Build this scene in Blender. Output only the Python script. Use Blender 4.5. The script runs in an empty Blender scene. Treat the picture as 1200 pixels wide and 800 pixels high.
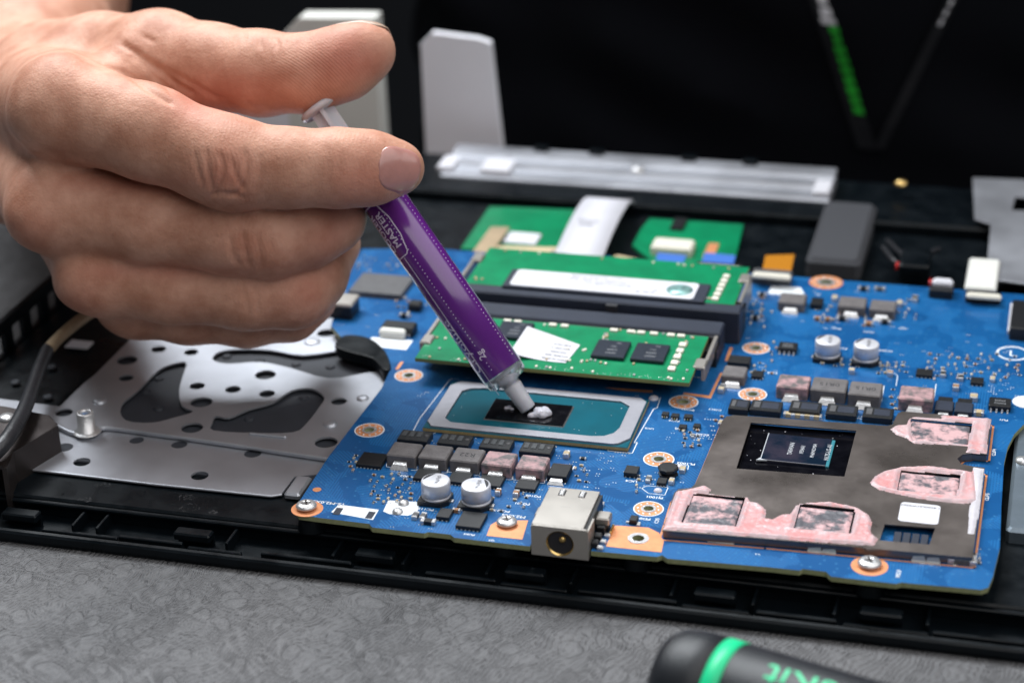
import bpy, bmesh, math, random
import numpy as np
from mathutils import Vector, Matrix, noise as mnoise

random.seed(7)
S = 0.001                       # everything below is measured in millimetres
scene = bpy.context.scene
COL = scene.collection

# ------------------------------------------------------------------ camera
F = 2459.02                     # focal length in pixels of the 1200 px wide photograph
CP = np.array([115.03, -435.92, 232.39])          # camera, board axes: X right, Y away, Z up from the board's top face
RT = np.array([0.96661264, 0.25485635, -0.02661293])
UP = np.array([-0.08516098, 0.41746731, 0.90469257])
FW = np.array([-0.24167667, 0.87222089, -0.425233])
cam = bpy.data.cameras.new('camera')
camo = bpy.data.objects.new('camera', cam)
COL.objects.link(camo)
cam.sensor_width = 36.0
cam.lens = 36.0 * F / 1200.0
cam.clip_start = 0.01
cam.clip_end = 50.0
cam.dof.use_dof = True
cam.dof.focus_distance = 0.480
cam.dof.aperture_fstop = 11.0
cam.dof.aperture_blades = 9
camo.matrix_world = Matrix(((RT[0], UP[0], -FW[0], CP[0] * S), (RT[1], UP[1], -FW[1], CP[1] * S),
                            (RT[2], UP[2], -FW[2], CP[2] * S), (0, 0, 0, 1)))
scene.camera = camo

# ------------------------------------------------------------------ world and lamps (indoor photograph)
world = bpy.data.worlds.new('World')
scene.world = world
world.use_nodes = True
bg = world.node_tree.nodes['Background']
bg.inputs['Color'].default_value = (0.80, 0.88, 1.0, 1)
bg.inputs['Strength'].default_value = 0.055


def area(name, loc, target, sx, sy, power, color):
    l = bpy.data.lights.new(name, 'AREA')
    l.shape = 'RECTANGLE'
    l.size, l.size_y = sx * S, sy * S
    l.energy = power
    l.color = color
    o = bpy.data.objects.new(name, l)
    COL.objects.link(o)
    o.location = Vector(loc) * S
    d = (Vector(target) - Vector(loc)).normalized()
    o.rotation_euler = d.to_track_quat('-Z', 'Y').to_euler()
    return o


area('ceiling_lamp', (-330, 440, 780), (-30, 0, 0), 760, 480, 15.5, (0.93, 0.97, 1.0))
area('window_lamp', (400, -170, 720), (-30, 10, 30), 1500, 900, 6.2, (1.0, 0.98, 0.96))

vs = scene.view_settings
vs.view_transform = 'Standard'
vs.look = 'None'
vs.gamma = 1.0
vs.exposure = 0.36
vs.use_curve_mapping = False
scene.cycles.max_bounces = 8
scene.cycles.use_denoising = True


# ------------------------------------------------------------------ measuring helpers
def ray(px, py):
    return FW + RT * ((px - 600) / F) - UP * ((py - 400) / F)


def P(px, py, z=0.0):
    """photograph measurement -> point on the level plane at height z"""
    d = ray(px, py)
    t = (z - CP[2]) / d[2]
    return CP + t * d


def PY(px, py, Y):
    d = ray(px, py)
    t = (Y - CP[1]) / d[1]
    return CP + t * d


def H(px, py, w=0.0):
    """point of the held things: w millimetres nearer than 506 mm"""
    D = 506.0 - w
    return CP + FW * D + RT * ((px - 600) / F * D) - UP * ((py - 400) / F * D)


def polyP(pts, z=0.0):
    return [tuple(P(a, b, z)[:2]) for a, b in pts]


def smooth_poly(pts, n=5):
    """closed Catmull-Rom through the points"""
    out = []
    N = len(pts)
    for i in range(N):
        p0, p1, p2, p3 = (np.array(pts[(i + k) % N], float) for k in (-1, 0, 1, 2))
        for j in range(n):
            t = j / n
            out.append(tuple(0.5 * (2 * p1 + (p2 - p0) * t + (2 * p0 - 5 * p1 + 4 * p2 - p3) * t * t + (3 * p1 - p0 - 3 * p2 + p3) * t ** 3)))
    return out


def spline(pts, n=8):
    out = []
    pts = [np.array(p, float) for p in pts]
    N = len(pts)
    for i in range(N - 1):
        p0, p1, p2, p3 = pts[max(i - 1, 0)], pts[i], pts[i + 1], pts[min(i + 2, N - 1)]
        for j in range(n):
            t = j / n
            out.append(0.5 * (2 * p1 + (p2 - p0) * t + (2 * p0 - 5 * p1 + 4 * p2 - p3) * t * t + (3 * p1 - p0 - 3 * p2 + p3) * t ** 3))
    out.append(pts[-1])
    return out


def circle(cx, cy, r, n=24):
    return [(cx + r * math.cos(2 * math.pi * i / n), cy + r * math.sin(2 * math.pi * i / n)) for i in range(n)]


def rrect(x0, y0, x1, y1, r, n=5):
    out = []
    for cx, cy, a0 in ((x1 - r, y1 - r, 0), (x0 + r, y1 - r, 90), (x0 + r, y0 + r, 180), (x1 - r, y0 + r, 270)):
        for i in range(n + 1):
            a = math.radians(a0 + 90 * i / n)
            out.append((cx + r * math.cos(a), cy + r * math.sin(a)))
    return out


# ------------------------------------------------------------------ materials
def lin(r, g, b):
    f = lambda c: c / 12.92 if c <= 0.04045 else ((c + 0.055) / 1.055) ** 2.4
    return (f(r / 255), f(g / 255), f(b / 255))


M = {}


def mat(name, col, rough=0.5, metal=0.0, var=0.0, vscale=400, bump=0.0, bscale=1500, coat=0.0, spec=0.5, col2=None, rvar=0.0,
        trans=0.0, ior=1.45, sss=0.0, sharp=0.2):
    m = bpy.data.materials.new(name)
    m.use_nodes = True
    nt = m.node_tree
    b = nt.nodes['Principled BSDF']
    b.inputs['Base Color'].default_value = (*col, 1)
    b.inputs['Roughness'].default_value = rough
    b.inputs['Metallic'].default_value = metal
    b.inputs['Coat Weight'].default_value = coat
    b.inputs['Coat Roughness'].default_value = 0.12
    b.inputs['Specular IOR Level'].default_value = spec
    b.inputs['Transmission Weight'].default_value = trans
    b.inputs['IOR'].default_value = ior
    if sss:
        b.inputs['Subsurface Weight'].default_value = sss
        b.inputs['Subsurface Radius'].default_value = (1.0, 0.5, 0.3)
        b.inputs['Subsurface Scale'].default_value = 0.0015
    geo = nt.nodes.new('ShaderNodeNewGeometry')
    if var or rvar or col2:
        n = nt.nodes.new('ShaderNodeTexNoise')
        n.inputs['Scale'].default_value = vscale
        n.inputs['Detail'].default_value = 5
        n.inputs['Roughness'].default_value = 0.6
        nt.links.new(geo.outputs['Position'], n.inputs['Vector'])
        mr = nt.nodes.new('ShaderNodeMapRange')
        mr.inputs['From Min'].default_value = 0.5 - sharp
        mr.inputs['From Max'].default_value = 0.5 + sharp
        nt.links.new(n.outputs['Fac'], mr.inputs['Value'])
        mx = nt.nodes.new('ShaderNodeMix')
        mx.data_type = 'RGBA'
        c2 = col2 if col2 else tuple(min(1, c * (1 + var)) for c in col)
        c1 = col if col2 else tuple(c * (1 - var) for c in col)
        mx.inputs[6].default_value = (*c1, 1)
        mx.inputs[7].default_value = (*c2, 1)
        nt.links.new(mr.outputs[0], mx.inputs[0])
        nt.links.new(mx.outputs[2], b.inputs['Base Color'])
        if rvar:
            mr2 = nt.nodes.new('ShaderNodeMapRange')
            mr2.inputs['From Min'].default_value = 0.3
            mr2.inputs['From Max'].default_value = 0.7
            mr2.inputs['To Min'].default_value = max(0.02, rough - rvar)
            mr2.inputs['To Max'].default_value = rough + rvar
            nt.links.new(n.outputs['Fac'], mr2.inputs['Value'])
            nt.links.new(mr2.outputs[0], b.inputs['Roughness'])
    if bump:
        n2 = nt.nodes.new('ShaderNodeTexNoise')
        n2.inputs['Scale'].default_value = bscale
        n2.inputs['Detail'].default_value = 4
        nt.links.new(geo.outputs['Position'], n2.inputs['Vector'])
        bp = nt.nodes.new('ShaderNodeBump')
        bp.inputs['Strength'].default_value = bump
        bp.inputs['Distance'].default_value = 0.0004
        nt.links.new(n2.outputs['Fac'], bp.inputs['Height'])
        nt.links.new(bp.outputs[0], b.inputs['Normal'])
    M[name] = m
    return m


mat('black_plastic', (0.0025, 0.0045, 0.0065), 0.38, var=0.3, vscale=150, bump=0.08, bscale=2500, rvar=0.12, spec=0.22)
mat('sheet_plastic', (0.030, 0.034, 0.044), 0.65, var=0.15, vscale=120, bump=0.08, bscale=4000)
mat('slot_plastic', (0.020, 0.026, 0.044), 0.5, var=0.12, vscale=200, bump=0.1, bscale=3000)
mat('chip_black', (0.010, 0.011, 0.013), 0.42, var=0.2, vscale=900, bump=0.1, bscale=5000)
mat('chip_navy', (0.014, 0.02, 0.034), 0.4, var=0.2, vscale=900, bump=0.1, bscale=5000)
mat('chip_grey', (0.09, 0.09, 0.095), 0.5, var=0.15, vscale=500, bump=0.1, bscale=5000)
mat('ferrite', (0.13, 0.12, 0.122), 0.6, var=0.22, vscale=350, bump=0.35, bscale=2200)
mat('ferrite_dark', (0.05, 0.055, 0.06), 0.5, var=0.2, vscale=600, bump=0.3, bscale=2200)
mat('ferrite_smeared', (0.13, 0.12, 0.122), 0.45, vscale=330, sharp=0.1, col2=(0.46, 0.28, 0.29), bump=0.4, bscale=900)
mat('aluminium', (0.66, 0.67, 0.72), 0.42, 0.35, var=0.06, vscale=300, rvar=0.06)
mat('steel', (0.46, 0.475, 0.52), 0.43, 0.7, var=0.09, vscale=45, rvar=0.08, bump=0.05, bscale=600)
mat('tin', (0.62, 0.62, 0.63), 0.30, 0.65, bump=0.25, bscale=2500)
mat('nickel', (0.40, 0.375, 0.345), 0.38, 0.65, var=0.03, vscale=100, rvar=0.04, bump=0.05, bscale=1500)
mat('gunmetal', (0.055, 0.047, 0.046), 0.42, 0.8, var=0.15, vscale=150, rvar=0.1)
mat('copper_pad', (0.72, 0.30, 0.14), 0.42, 0.25, var=0.12, vscale=500, bump=0.1, bscale=2500)
mat('cooler_metal', (0.17, 0.21, 0.25), 0.4, 0.6, var=0.12, vscale=120, bump=0.1, bscale=900)
mat('gold', (0.80, 0.56, 0.22), 0.3, 1.0)
mat('fr4_edge', (0.27, 0.29, 0.15), 0.7, var=0.15, vscale=900, bump=0.3, bscale=4000)
mat('package_edge', (0.36, 0.25, 0.10), 0.6, var=0.15, vscale=900)
mat('silk', (0.78, 0.82, 0.86), 0.6)
mat('label_white', (0.66, 0.66, 0.71), 0.45, var=0.04, vscale=200, bump=0.1, bscale=400)
mat('print_grey', (0.16, 0.16, 0.18), 0.6)
mat('print_dark', (0.02, 0.02, 0.025), 0.6)
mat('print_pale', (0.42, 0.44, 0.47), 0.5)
mat('marking', (0.26, 0.27, 0.29), 0.5)
mat('green_board', (0.0, 0.21, 0.085), 0.36, var=0.18, vscale=160, coat=0.25, bump=0.05, bscale=1500)
mat('green_edge', (0.22, 0.22, 0.08), 0.7)
mat('cpu_green', (0.002, 0.095, 0.135), 0.28, var=0.12, vscale=120, coat=0.4, bump=0.04, bscale=500)
mat('stiffener', (0.36, 0.36, 0.40), 0.42, 0.45, var=0.08, vscale=250, bump=0.1, bscale=3000)
mat('die_black', (0.003, 0.003, 0.005), 0.16, coat=0.5, rvar=0.06, var=0.3, vscale=300)
mat('die_mirror', (0.03, 0.07, 0.14), 0.09, 0.8, vscale=110, col2=(0.20, 0.17, 0.26), sharp=0.14)  # navy and violet tints in the base colour imitate reflections
mat('die_edge', (0.05, 0.22, 0.27), 0.2)
mat('shield', (0.155, 0.134, 0.124), 0.33, 0.65, var=0.2, vscale=55, rvar=0.1, bump=0.05, bscale=2500)
mat('shield_edge', (0.5, 0.49, 0.48), 0.35, 0.9)
mat('paste_pink', (0.62, 0.27, 0.27), 0.36, vscale=140, sharp=0.12, col2=(0.60, 0.42, 0.43), bump=0.35, bscale=900, sss=0.1)
mat('paste_smear', (0.10, 0.10, 0.115), 0.4, vscale=240, sharp=0.07, col2=(0.60, 0.38, 0.39), bump=0.5, bscale=700)
mat('paste_pale', (0.55, 0.53, 0.57), 0.42, var=0.1, vscale=300, bump=0.3, bscale=900)
mat('paste_grey', (0.56, 0.55, 0.62), 0.26, var=0.06, vscale=400, bump=0.2, bscale=900, sss=0.15)
mat('cream', (0.72, 0.69, 0.60), 0.5)
mat('cream_tape', (0.60, 0.47, 0.30), 0.6, var=0.08, vscale=200)
mat('tan', (0.36, 0.27, 0.17), 0.7, var=0.15, vscale=300)
mat('brown_cap', (0.30, 0.15, 0.07), 0.5, var=0.2, vscale=900)
mat('tan_cap', (0.45, 0.36, 0.22), 0.5, var=0.2, vscale=900)
mat('kapton', (0.50, 0.20, 0.02), 0.25, coat=0.4)
mat('ffc_white', (0.66, 0.66, 0.72), 0.4, var=0.03, vscale=100)
mat('ffc_blue', (0.06, 0.17, 0.55), 0.4)
mat('ffc_navy', (0.01, 0.04, 0.20), 0.4)
mat('foam_grey', (0.045, 0.047, 0.055), 0.8, bump=0.4, bscale=2500)
mat('red', (0.6, 0.02, 0.02), 0.4)
mat('hologram', (0.30, 0.52, 0.50), 0.3, 0.4, var=0.4, vscale=500)
mat('post_blue', (0.10, 0.30, 0.65), 0.3, 0.8)
mat('cable_black', (0.02, 0.021, 0.025), 0.4, var=0.2, vscale=300, bump=0.3, bscale=1200)
mat('shirt_black', (0.0035, 0.004, 0.006), 0.9, spec=0.1, bump=0.3, bscale=900)
mat('strap_navy', (0.002, 0.0025, 0.005), 0.7, bump=0.3, bscale=2500)
mat('strap_green', (0.02, 0.42, 0.03), 0.6, var=0.3, vscale=300)
mat('strap_white', (0.68, 0.68, 0.72), 0.6, var=0.3, vscale=300)
mat('panel_white', (0.84, 0.84, 0.90), 0.5, var=0.03, vscale=20)
mat('block_cream', (0.70, 0.70, 0.66), 0.6, var=0.05, vscale=20)
mat('handle_black', (0.012, 0.014, 0.018), 0.42, bump=0.25, bscale=4000, var=0.2, vscale=200)
mat('handle_green', (0.01, 0.60, 0.26), 0.4)
mat('wall_dark', (0.01, 0.011, 0.014), 0.9)
mat('label_purple', (0.115, 0.016, 0.205), 0.22, var=0.05, vscale=200, coat=0.8, spec=0.6)
mat('label_print', (0.82, 0.72, 0.88), 0.4)
mat('clear_plastic', (0.90, 0.92, 0.95), 0.12, trans=0.88, ior=1.45)
mat('milky_plastic', (0.78, 0.78, 0.84), 0.24, trans=0.4, ior=1.4, sss=0.2)
mat('nail', (0.47, 0.225, 0.195), 0.28, var=0.1, vscale=200, coat=0.4, sss=0.15)
mat('nail_pale', (0.50, 0.36, 0.28), 0.3, var=0.08, vscale=200, coat=0.3, sss=0.15)


def make_pcb_blue():
    m = mat('pcb_blue', (0.008, 0.10, 0.31), 0.30, coat=0.35)
    nt = m.node_tree
    L = nt.links.new
    b = nt.nodes['Principled BSDF']
    geo = nt.nodes.new('ShaderNodeNewGeometry')

    def math_(op, a, bb=0.0):
        n = nt.nodes.new('ShaderNodeMath')
        n.operation = op
        for i, x in enumerate((a, bb)):
            if isinstance(x, (int, float)):
                n.inputs[i].default_value = x
            else:
                L(x, n.inputs[i])
        return n.outputs[0]

    def noise(scale, det=2):
        n = nt.nodes.new('ShaderNodeTexNoise')
        n.inputs['Scale'].default_value = scale
        n.inputs['Detail'].default_value = det
        L(geo.outputs['Position'], n.inputs['Vector'])
        return n.outputs['Fac']

    def traces(rot, scale, lo, hi, nscale):
        mp = nt.nodes.new('ShaderNodeMapping')
        mp.inputs['Rotation'].default_value = (0, 0, rot)
        L(geo.outputs['Position'], mp.inputs['Vector'])
        br = nt.nodes.new('ShaderNodeTexBrick')
        br.offset = 0.37
        br.inputs['Scale'].default_value = scale
        br.inputs['Mortar Size'].default_value = 0.06
        br.inputs['Brick Width'].default_value = 4.0
        br.inputs['Row Height'].default_value = 0.22
        for k, v in (('Color1', 0), ('Color2', 0), ('Mortar', 1)):
            br.inputs[k].default_value = (v, v, v, 1)
        L(mp.outputs[0], br.inputs['Vector'])
        nz = noise(nscale)
        msk = math_('MULTIPLY', math_('GREATER_THAN', nz, lo), math_('LESS_THAN', nz, hi))
        return math_('MULTIPLY', br.outputs['Color'], msk)
    t = math_('MAXIMUM', traces(0.0, 300, .54, .9, 46), math_('MAXIMUM', traces(math.pi / 2, 330, .1, .43, 46), traces(math.pi / 4, 300, .56, .9, 63)))
    # small filled-over via dots
    vo = nt.nodes.new('ShaderNodeTexVoronoi')
    vo.voronoi_dimensions = '2D'
    vo.inputs['Scale'].default_value = 420
    L(geo.outputs['Position'], vo.inputs['Vector'])
    sc = nt.nodes.new('ShaderNodeSeparateColor')
    L(vo.outputs['Color'], sc.inputs[0])
    via = math_('MULTIPLY', math_('LESS_THAN', vo.outputs['Distance'], 0.11), math_('GREATER_THAN', math_('ADD', sc.outputs[0], math_('MULTIPLY', noise(70), 0.9)), 1.02))
    # copper pours: large patches that read a little paler or darker through the mask
    vp = nt.nodes.new('ShaderNodeTexVoronoi')
    vp.distance = 'CHEBYCHEV'
    vp.voronoi_dimensions = '2D'
    vp.inputs['Scale'].default_value = 55
    L(geo.outputs['Position'], vp.inputs['Vector'])
    sp = nt.nodes.new('ShaderNodeSeparateColor')
    L(vp.outputs['Color'], sp.inputs[0])

    def mix(f, a, bcol, blend='MIX'):
        mx = nt.nodes.new('ShaderNodeMix')
        mx.data_type = 'RGBA'
        mx.blend_type = blend
        L(f, mx.inputs[0])
        for k, x in ((6, a), (7, bcol)):
            if isinstance(x, tuple):
                mx.inputs[k].default_value = (*x, 1)
            else:
                L(x, mx.inputs[k])
        return mx.outputs[2]
    c = mix(sp.outputs[0], (0.0048, 0.076, 0.235), (0.0064, 0.095, 0.280))
    c = mix(t, c, (0.014, 0.135, 0.36))
    c = mix(via, c, (0.04, 0.18, 0.38))
    L(c, b.inputs['Base Color'])
    bp = nt.nodes.new('ShaderNodeBump')
    bp.inputs['Strength'].default_value = 0.2
    bp.inputs['Distance'].default_value = 0.0001
    L(math_('ADD', t, math_('MULTIPLY', sp.outputs[0], 0.4)), bp.inputs['Height'])
    L(bp.outputs[0], b.inputs['Normal'])


make_pcb_blue()


def make_mat_grey():
    m = mat('mat_grey', (0.17, 0.175, 0.185), 0.52, spec=0.35)
    nt = m.node_tree
    L = nt.links.new
    b = nt.nodes['Principled BSDF']
    geo = nt.nodes.new('ShaderNodeNewGeometry')
    mp = nt.nodes.new('ShaderNodeMapping')
    mp.inputs['Rotation'].default_value = (0, 0, 0.5)
    mp.inputs['Scale'].default_value = (1, 0.8, 0)
    wn = nt.nodes.new('ShaderNodeTexNoise')
    wn.inputs['Scale'].default_value = 60
    wn.inputs['Detail'].default_value = 3
    L(geo.outputs['Position'], wn.inputs['Vector'])
    ad = nt.nodes.new('ShaderNodeVectorMath')
    ad.operation = 'MULTIPLY_ADD'
    ad.inputs[1].default_value = (0.011, 0.011, 0)
    L(wn.outputs['Color'], ad.inputs[0])
    L(geo.outputs['Position'], ad.inputs[2])
    L(ad.outputs[0], mp.inputs['Vector'])

    def vor(scale, feature='F1', rnd=0.9):
        v = nt.nodes.new('ShaderNodeTexVoronoi')
        v.voronoi_dimensions = '2D'
        v.feature = feature
        v.inputs['Scale'].default_value = scale
        v.inputs['Randomness'].default_value = rnd
        L(mp.outputs[0], v.inputs['Vector'])
        return v

    def math_(op, a, bb, clamp=False):
        n = nt.nodes.new('ShaderNodeMath')
        n.operation = op
        n.use_clamp = clamp
        for i, x in enumerate((a, bb)):
            if isinstance(x, (int, float)):
                n.inputs[i].default_value = x
            else:
                L(x, n.inputs[i])
        return n.outputs[0]
    v1 = vor(105)
    d = v1.outputs['Distance']
    ve = vor(105, 'DISTANCE_TO_EDGE')
    rings = math_('MULTIPLY', math_('SINE', math_('MULTIPLY', d, 62.0), 0), 0.5)
    # fine cross ribs: high frequency stripes whose direction follows the cell
    wv = nt.nodes.new('ShaderNodeTexWave')
    wv.inputs['Scale'].default_value = 300
    wv.inputs['Distortion'].default_value = 14
    wv.inputs['Detail'].default_value = 2
    wv.inputs['Detail Scale'].default_value = 0.35
    L(mp.outputs[0], wv.inputs['Vector'])
    disc = math_('LESS_THAN', d, 0.20)
    ndisc = math_('SUBTRACT', 1.0, math_('MULTIPLY', disc, 0.4))
    ribs = math_('MULTIPLY', math_('ADD', math_('MULTIPLY', rings, 0.45), math_('MULTIPLY', wv.outputs['Fac'], 0.7)), ndisc)
    rim = math_('MULTIPLY', math_('SUBTRACT', 0.03, math_('ABSOLUTE', math_('SUBTRACT', d, 0.21), 0), True), -20.0)
    edge = math_('MULTIPLY', math_('SUBTRACT', 0.035, ve.outputs['Distance'], True), -14.0)
    h = math_('ADD', math_('ADD', ribs, math_('MULTIPLY', disc, 0.3)), math_('ADD', rim, edge))
    fn = nt.nodes.new('ShaderNodeTexNoise')
    fn.inputs['Scale'].default_value = 2500
    L(geo.outputs['Position'], fn.inputs['Vector'])
    h2 = math_('ADD', h, math_('MULTIPLY', fn.outputs['Fac'], 0.7))
    bp = nt.nodes.new('ShaderNodeBump')
    bp.inputs['Strength'].default_value = 1.0
    bp.inputs['Distance'].default_value = 0.0004
    L(h2, bp.inputs['Height'])
    L(bp.outputs[0], b.inputs['Normal'])
    st = nt.nodes.new('ShaderNodeTexNoise')
    st.inputs['Scale'].default_value = 28
    st.inputs['Detail'].default_value = 6
    L(geo.outputs['Position'], st.inputs['Vector'])
    mx = nt.nodes.new('ShaderNodeMix')
    mx.data_type = 'RGBA'
    mx.inputs[6].default_value = (0.095, 0.097, 0.103, 1)
    mx.inputs[7].default_value = (0.155, 0.153, 0.158, 1)
    L(st.outputs['Fac'], mx.inputs[0])
    L(mx.outputs[2], b.inputs['Base Color'])


make_mat_grey()


def paste_rims(name, rim):
    nt = M[name].node_tree
    b = nt.nodes['Principled BSDF']
    src = b.inputs['Base Color'].links[0].from_socket
    at = nt.nodes.new('ShaderNodeAttribute')
    at.attribute_name = 'thin'
    mx = nt.nodes.new('ShaderNodeMix')
    mx.data_type = 'RGBA'
    nt.links.new(at.outputs['Fac'], mx.inputs[0])
    nt.links.new(src, mx.inputs[6])
    mx.inputs[7].default_value = (*rim, 1)
    nt.links.new(mx.outputs[2], b.inputs['Base Color'])


paste_rims('paste_pink', (0.50, 0.39, 0.41))


def make_skin():
    m = mat('skin', (0.5, 0.27, 0.19), 0.45)
    nt = m.node_tree
    L = nt.links.new
    b = nt.nodes['Principled BSDF']
    b.inputs['Subsurface Weight'].default_value = 0.14
    b.inputs['Subsurface Radius'].default_value = (1.0, 0.38, 0.22)
    b.inputs['Subsurface Scale'].default_value = 0.0022
    b.inputs['Roughness'].default_value = 0.55
    b.inputs['Specular IOR Level'].default_value = 0.32
    geo = nt.nodes.new('ShaderNodeNewGeometry')
    n1 = nt.nodes.new('ShaderNodeTexNoise')
    n1.inputs['Scale'].default_value = 110
    n1.inputs['Detail'].default_value = 6
    n1.inputs['Roughness'].default_value = 0.62
    L(geo.outputs['Position'], n1.inputs['Vector'])
    mx = nt.nodes.new('ShaderNodeMix')
    mx.data_type = 'RGBA'
    mx.inputs[6].default_value = (0.43, 0.198, 0.128, 1)
    mx.inputs[7].default_value = (0.60, 0.325, 0.230, 1)
    mr = nt.nodes.new('ShaderNodeMapRange')
    mr.inputs['From Min'].default_value = 0.36
    mr.inputs['From Max'].default_value = 0.64
    L(n1.outputs['Fac'], mr.inputs['Value'])
    L(mr.outputs[0], mx.inputs[0])
    at = nt.nodes.new('ShaderNodeAttribute')
    at.attribute_name = 'redness'
    m2 = nt.nodes.new('ShaderNodeMix')
    m2.data_type = 'RGBA'
    m2.inputs[7].default_value = (0.50, 0.165, 0.12, 1)
    L(mx.outputs[2], m2.inputs[6])
    L(at.outputs['Fac'], m2.inputs[0])
    L(m2.outputs[2], b.inputs['Base Color'])
    v = nt.nodes.new('ShaderNodeTexVoronoi')
    v.inputs['Scale'].default_value = 1100
    v.feature = 'DISTANCE_TO_EDGE'
    L(geo.outputs['Position'], v.inputs['Vector'])
    n3 = nt.nodes.new('ShaderNodeTexNoise')
    n3.inputs['Scale'].default_value = 700
    n3.inputs['Detail'].default_value = 4
    L(geo.outputs['Position'], n3.inputs['Vector'])
    ad = nt.nodes.new('ShaderNodeMath')
    ad.operation = 'MULTIPLY_ADD'
    ad.inputs[1].default_value = 0.8
    L(v.outputs['Distance'], ad.inputs[0])
    L(n3.outputs['Fac'], ad.inputs[2])
    bp = nt.nodes.new('ShaderNodeBump')
    rd = nt.nodes.new('ShaderNodeAttribute')
    rd.attribute_name = 'ridge'
    rm = nt.nodes.new('ShaderNodeAttribute')
    rm.attribute_name = 'ridge_depth'
    si = nt.nodes.new('ShaderNodeMath')
    si.operation = 'SINE'
    L(rd.outputs['Fac'], si.inputs[0])
    rmu = nt.nodes.new('ShaderNodeMath')
    rmu.operation = 'MULTIPLY'
    L(si.outputs[0], rmu.inputs[0])
    L(rm.outputs['Fac'], rmu.inputs[1])
    ad2 = nt.nodes.new('ShaderNodeMath')
    L(ad.outputs[0], ad2.inputs[0])
    L(rmu.outputs[0], ad2.inputs[1])
    bp.inputs['Strength'].default_value = 0.3
    bp.inputs['Distance'].default_value = 0.0004
    L(ad2.outputs[0], bp.inputs['Height'])
    L(bp.outputs[0], b.inputs['Normal'])


make_skin()

# ------------------------------------------------------------------ object helpers
ORG = {}


def put(name, me, org, parent=None, kind=None):
    """link a mesh whose vertices are in metres relative to org (mm)"""
    o = bpy.data.objects.new(name, me)
    COL.objects.link(o)
    org = np.array(org, float)
    ORG[o.name] = org
    if parent is not None:
        o.parent = parent
        o.location = Vector(org - ORG[parent.name]) * S
    else:
        o.location = Vector(org) * S
    if kind:
        o['kind'] = kind
    return o


def thing(name, label, cat, org, group=None):
    o = bpy.data.objects.new(name, None)
    COL.objects.link(o)
    o.empty_display_size = 0.01
    ORG[o.name] = np.array(org, float)
    o.location = Vector(org) * S
    o['label'], o['category'] = label, cat
    if group:
        o['group'] = group
    return o


def tag(o, label, cat, group=None):
    o['label'], o['category'] = label, cat
    if group:
        o['group'] = group
    return o


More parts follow.
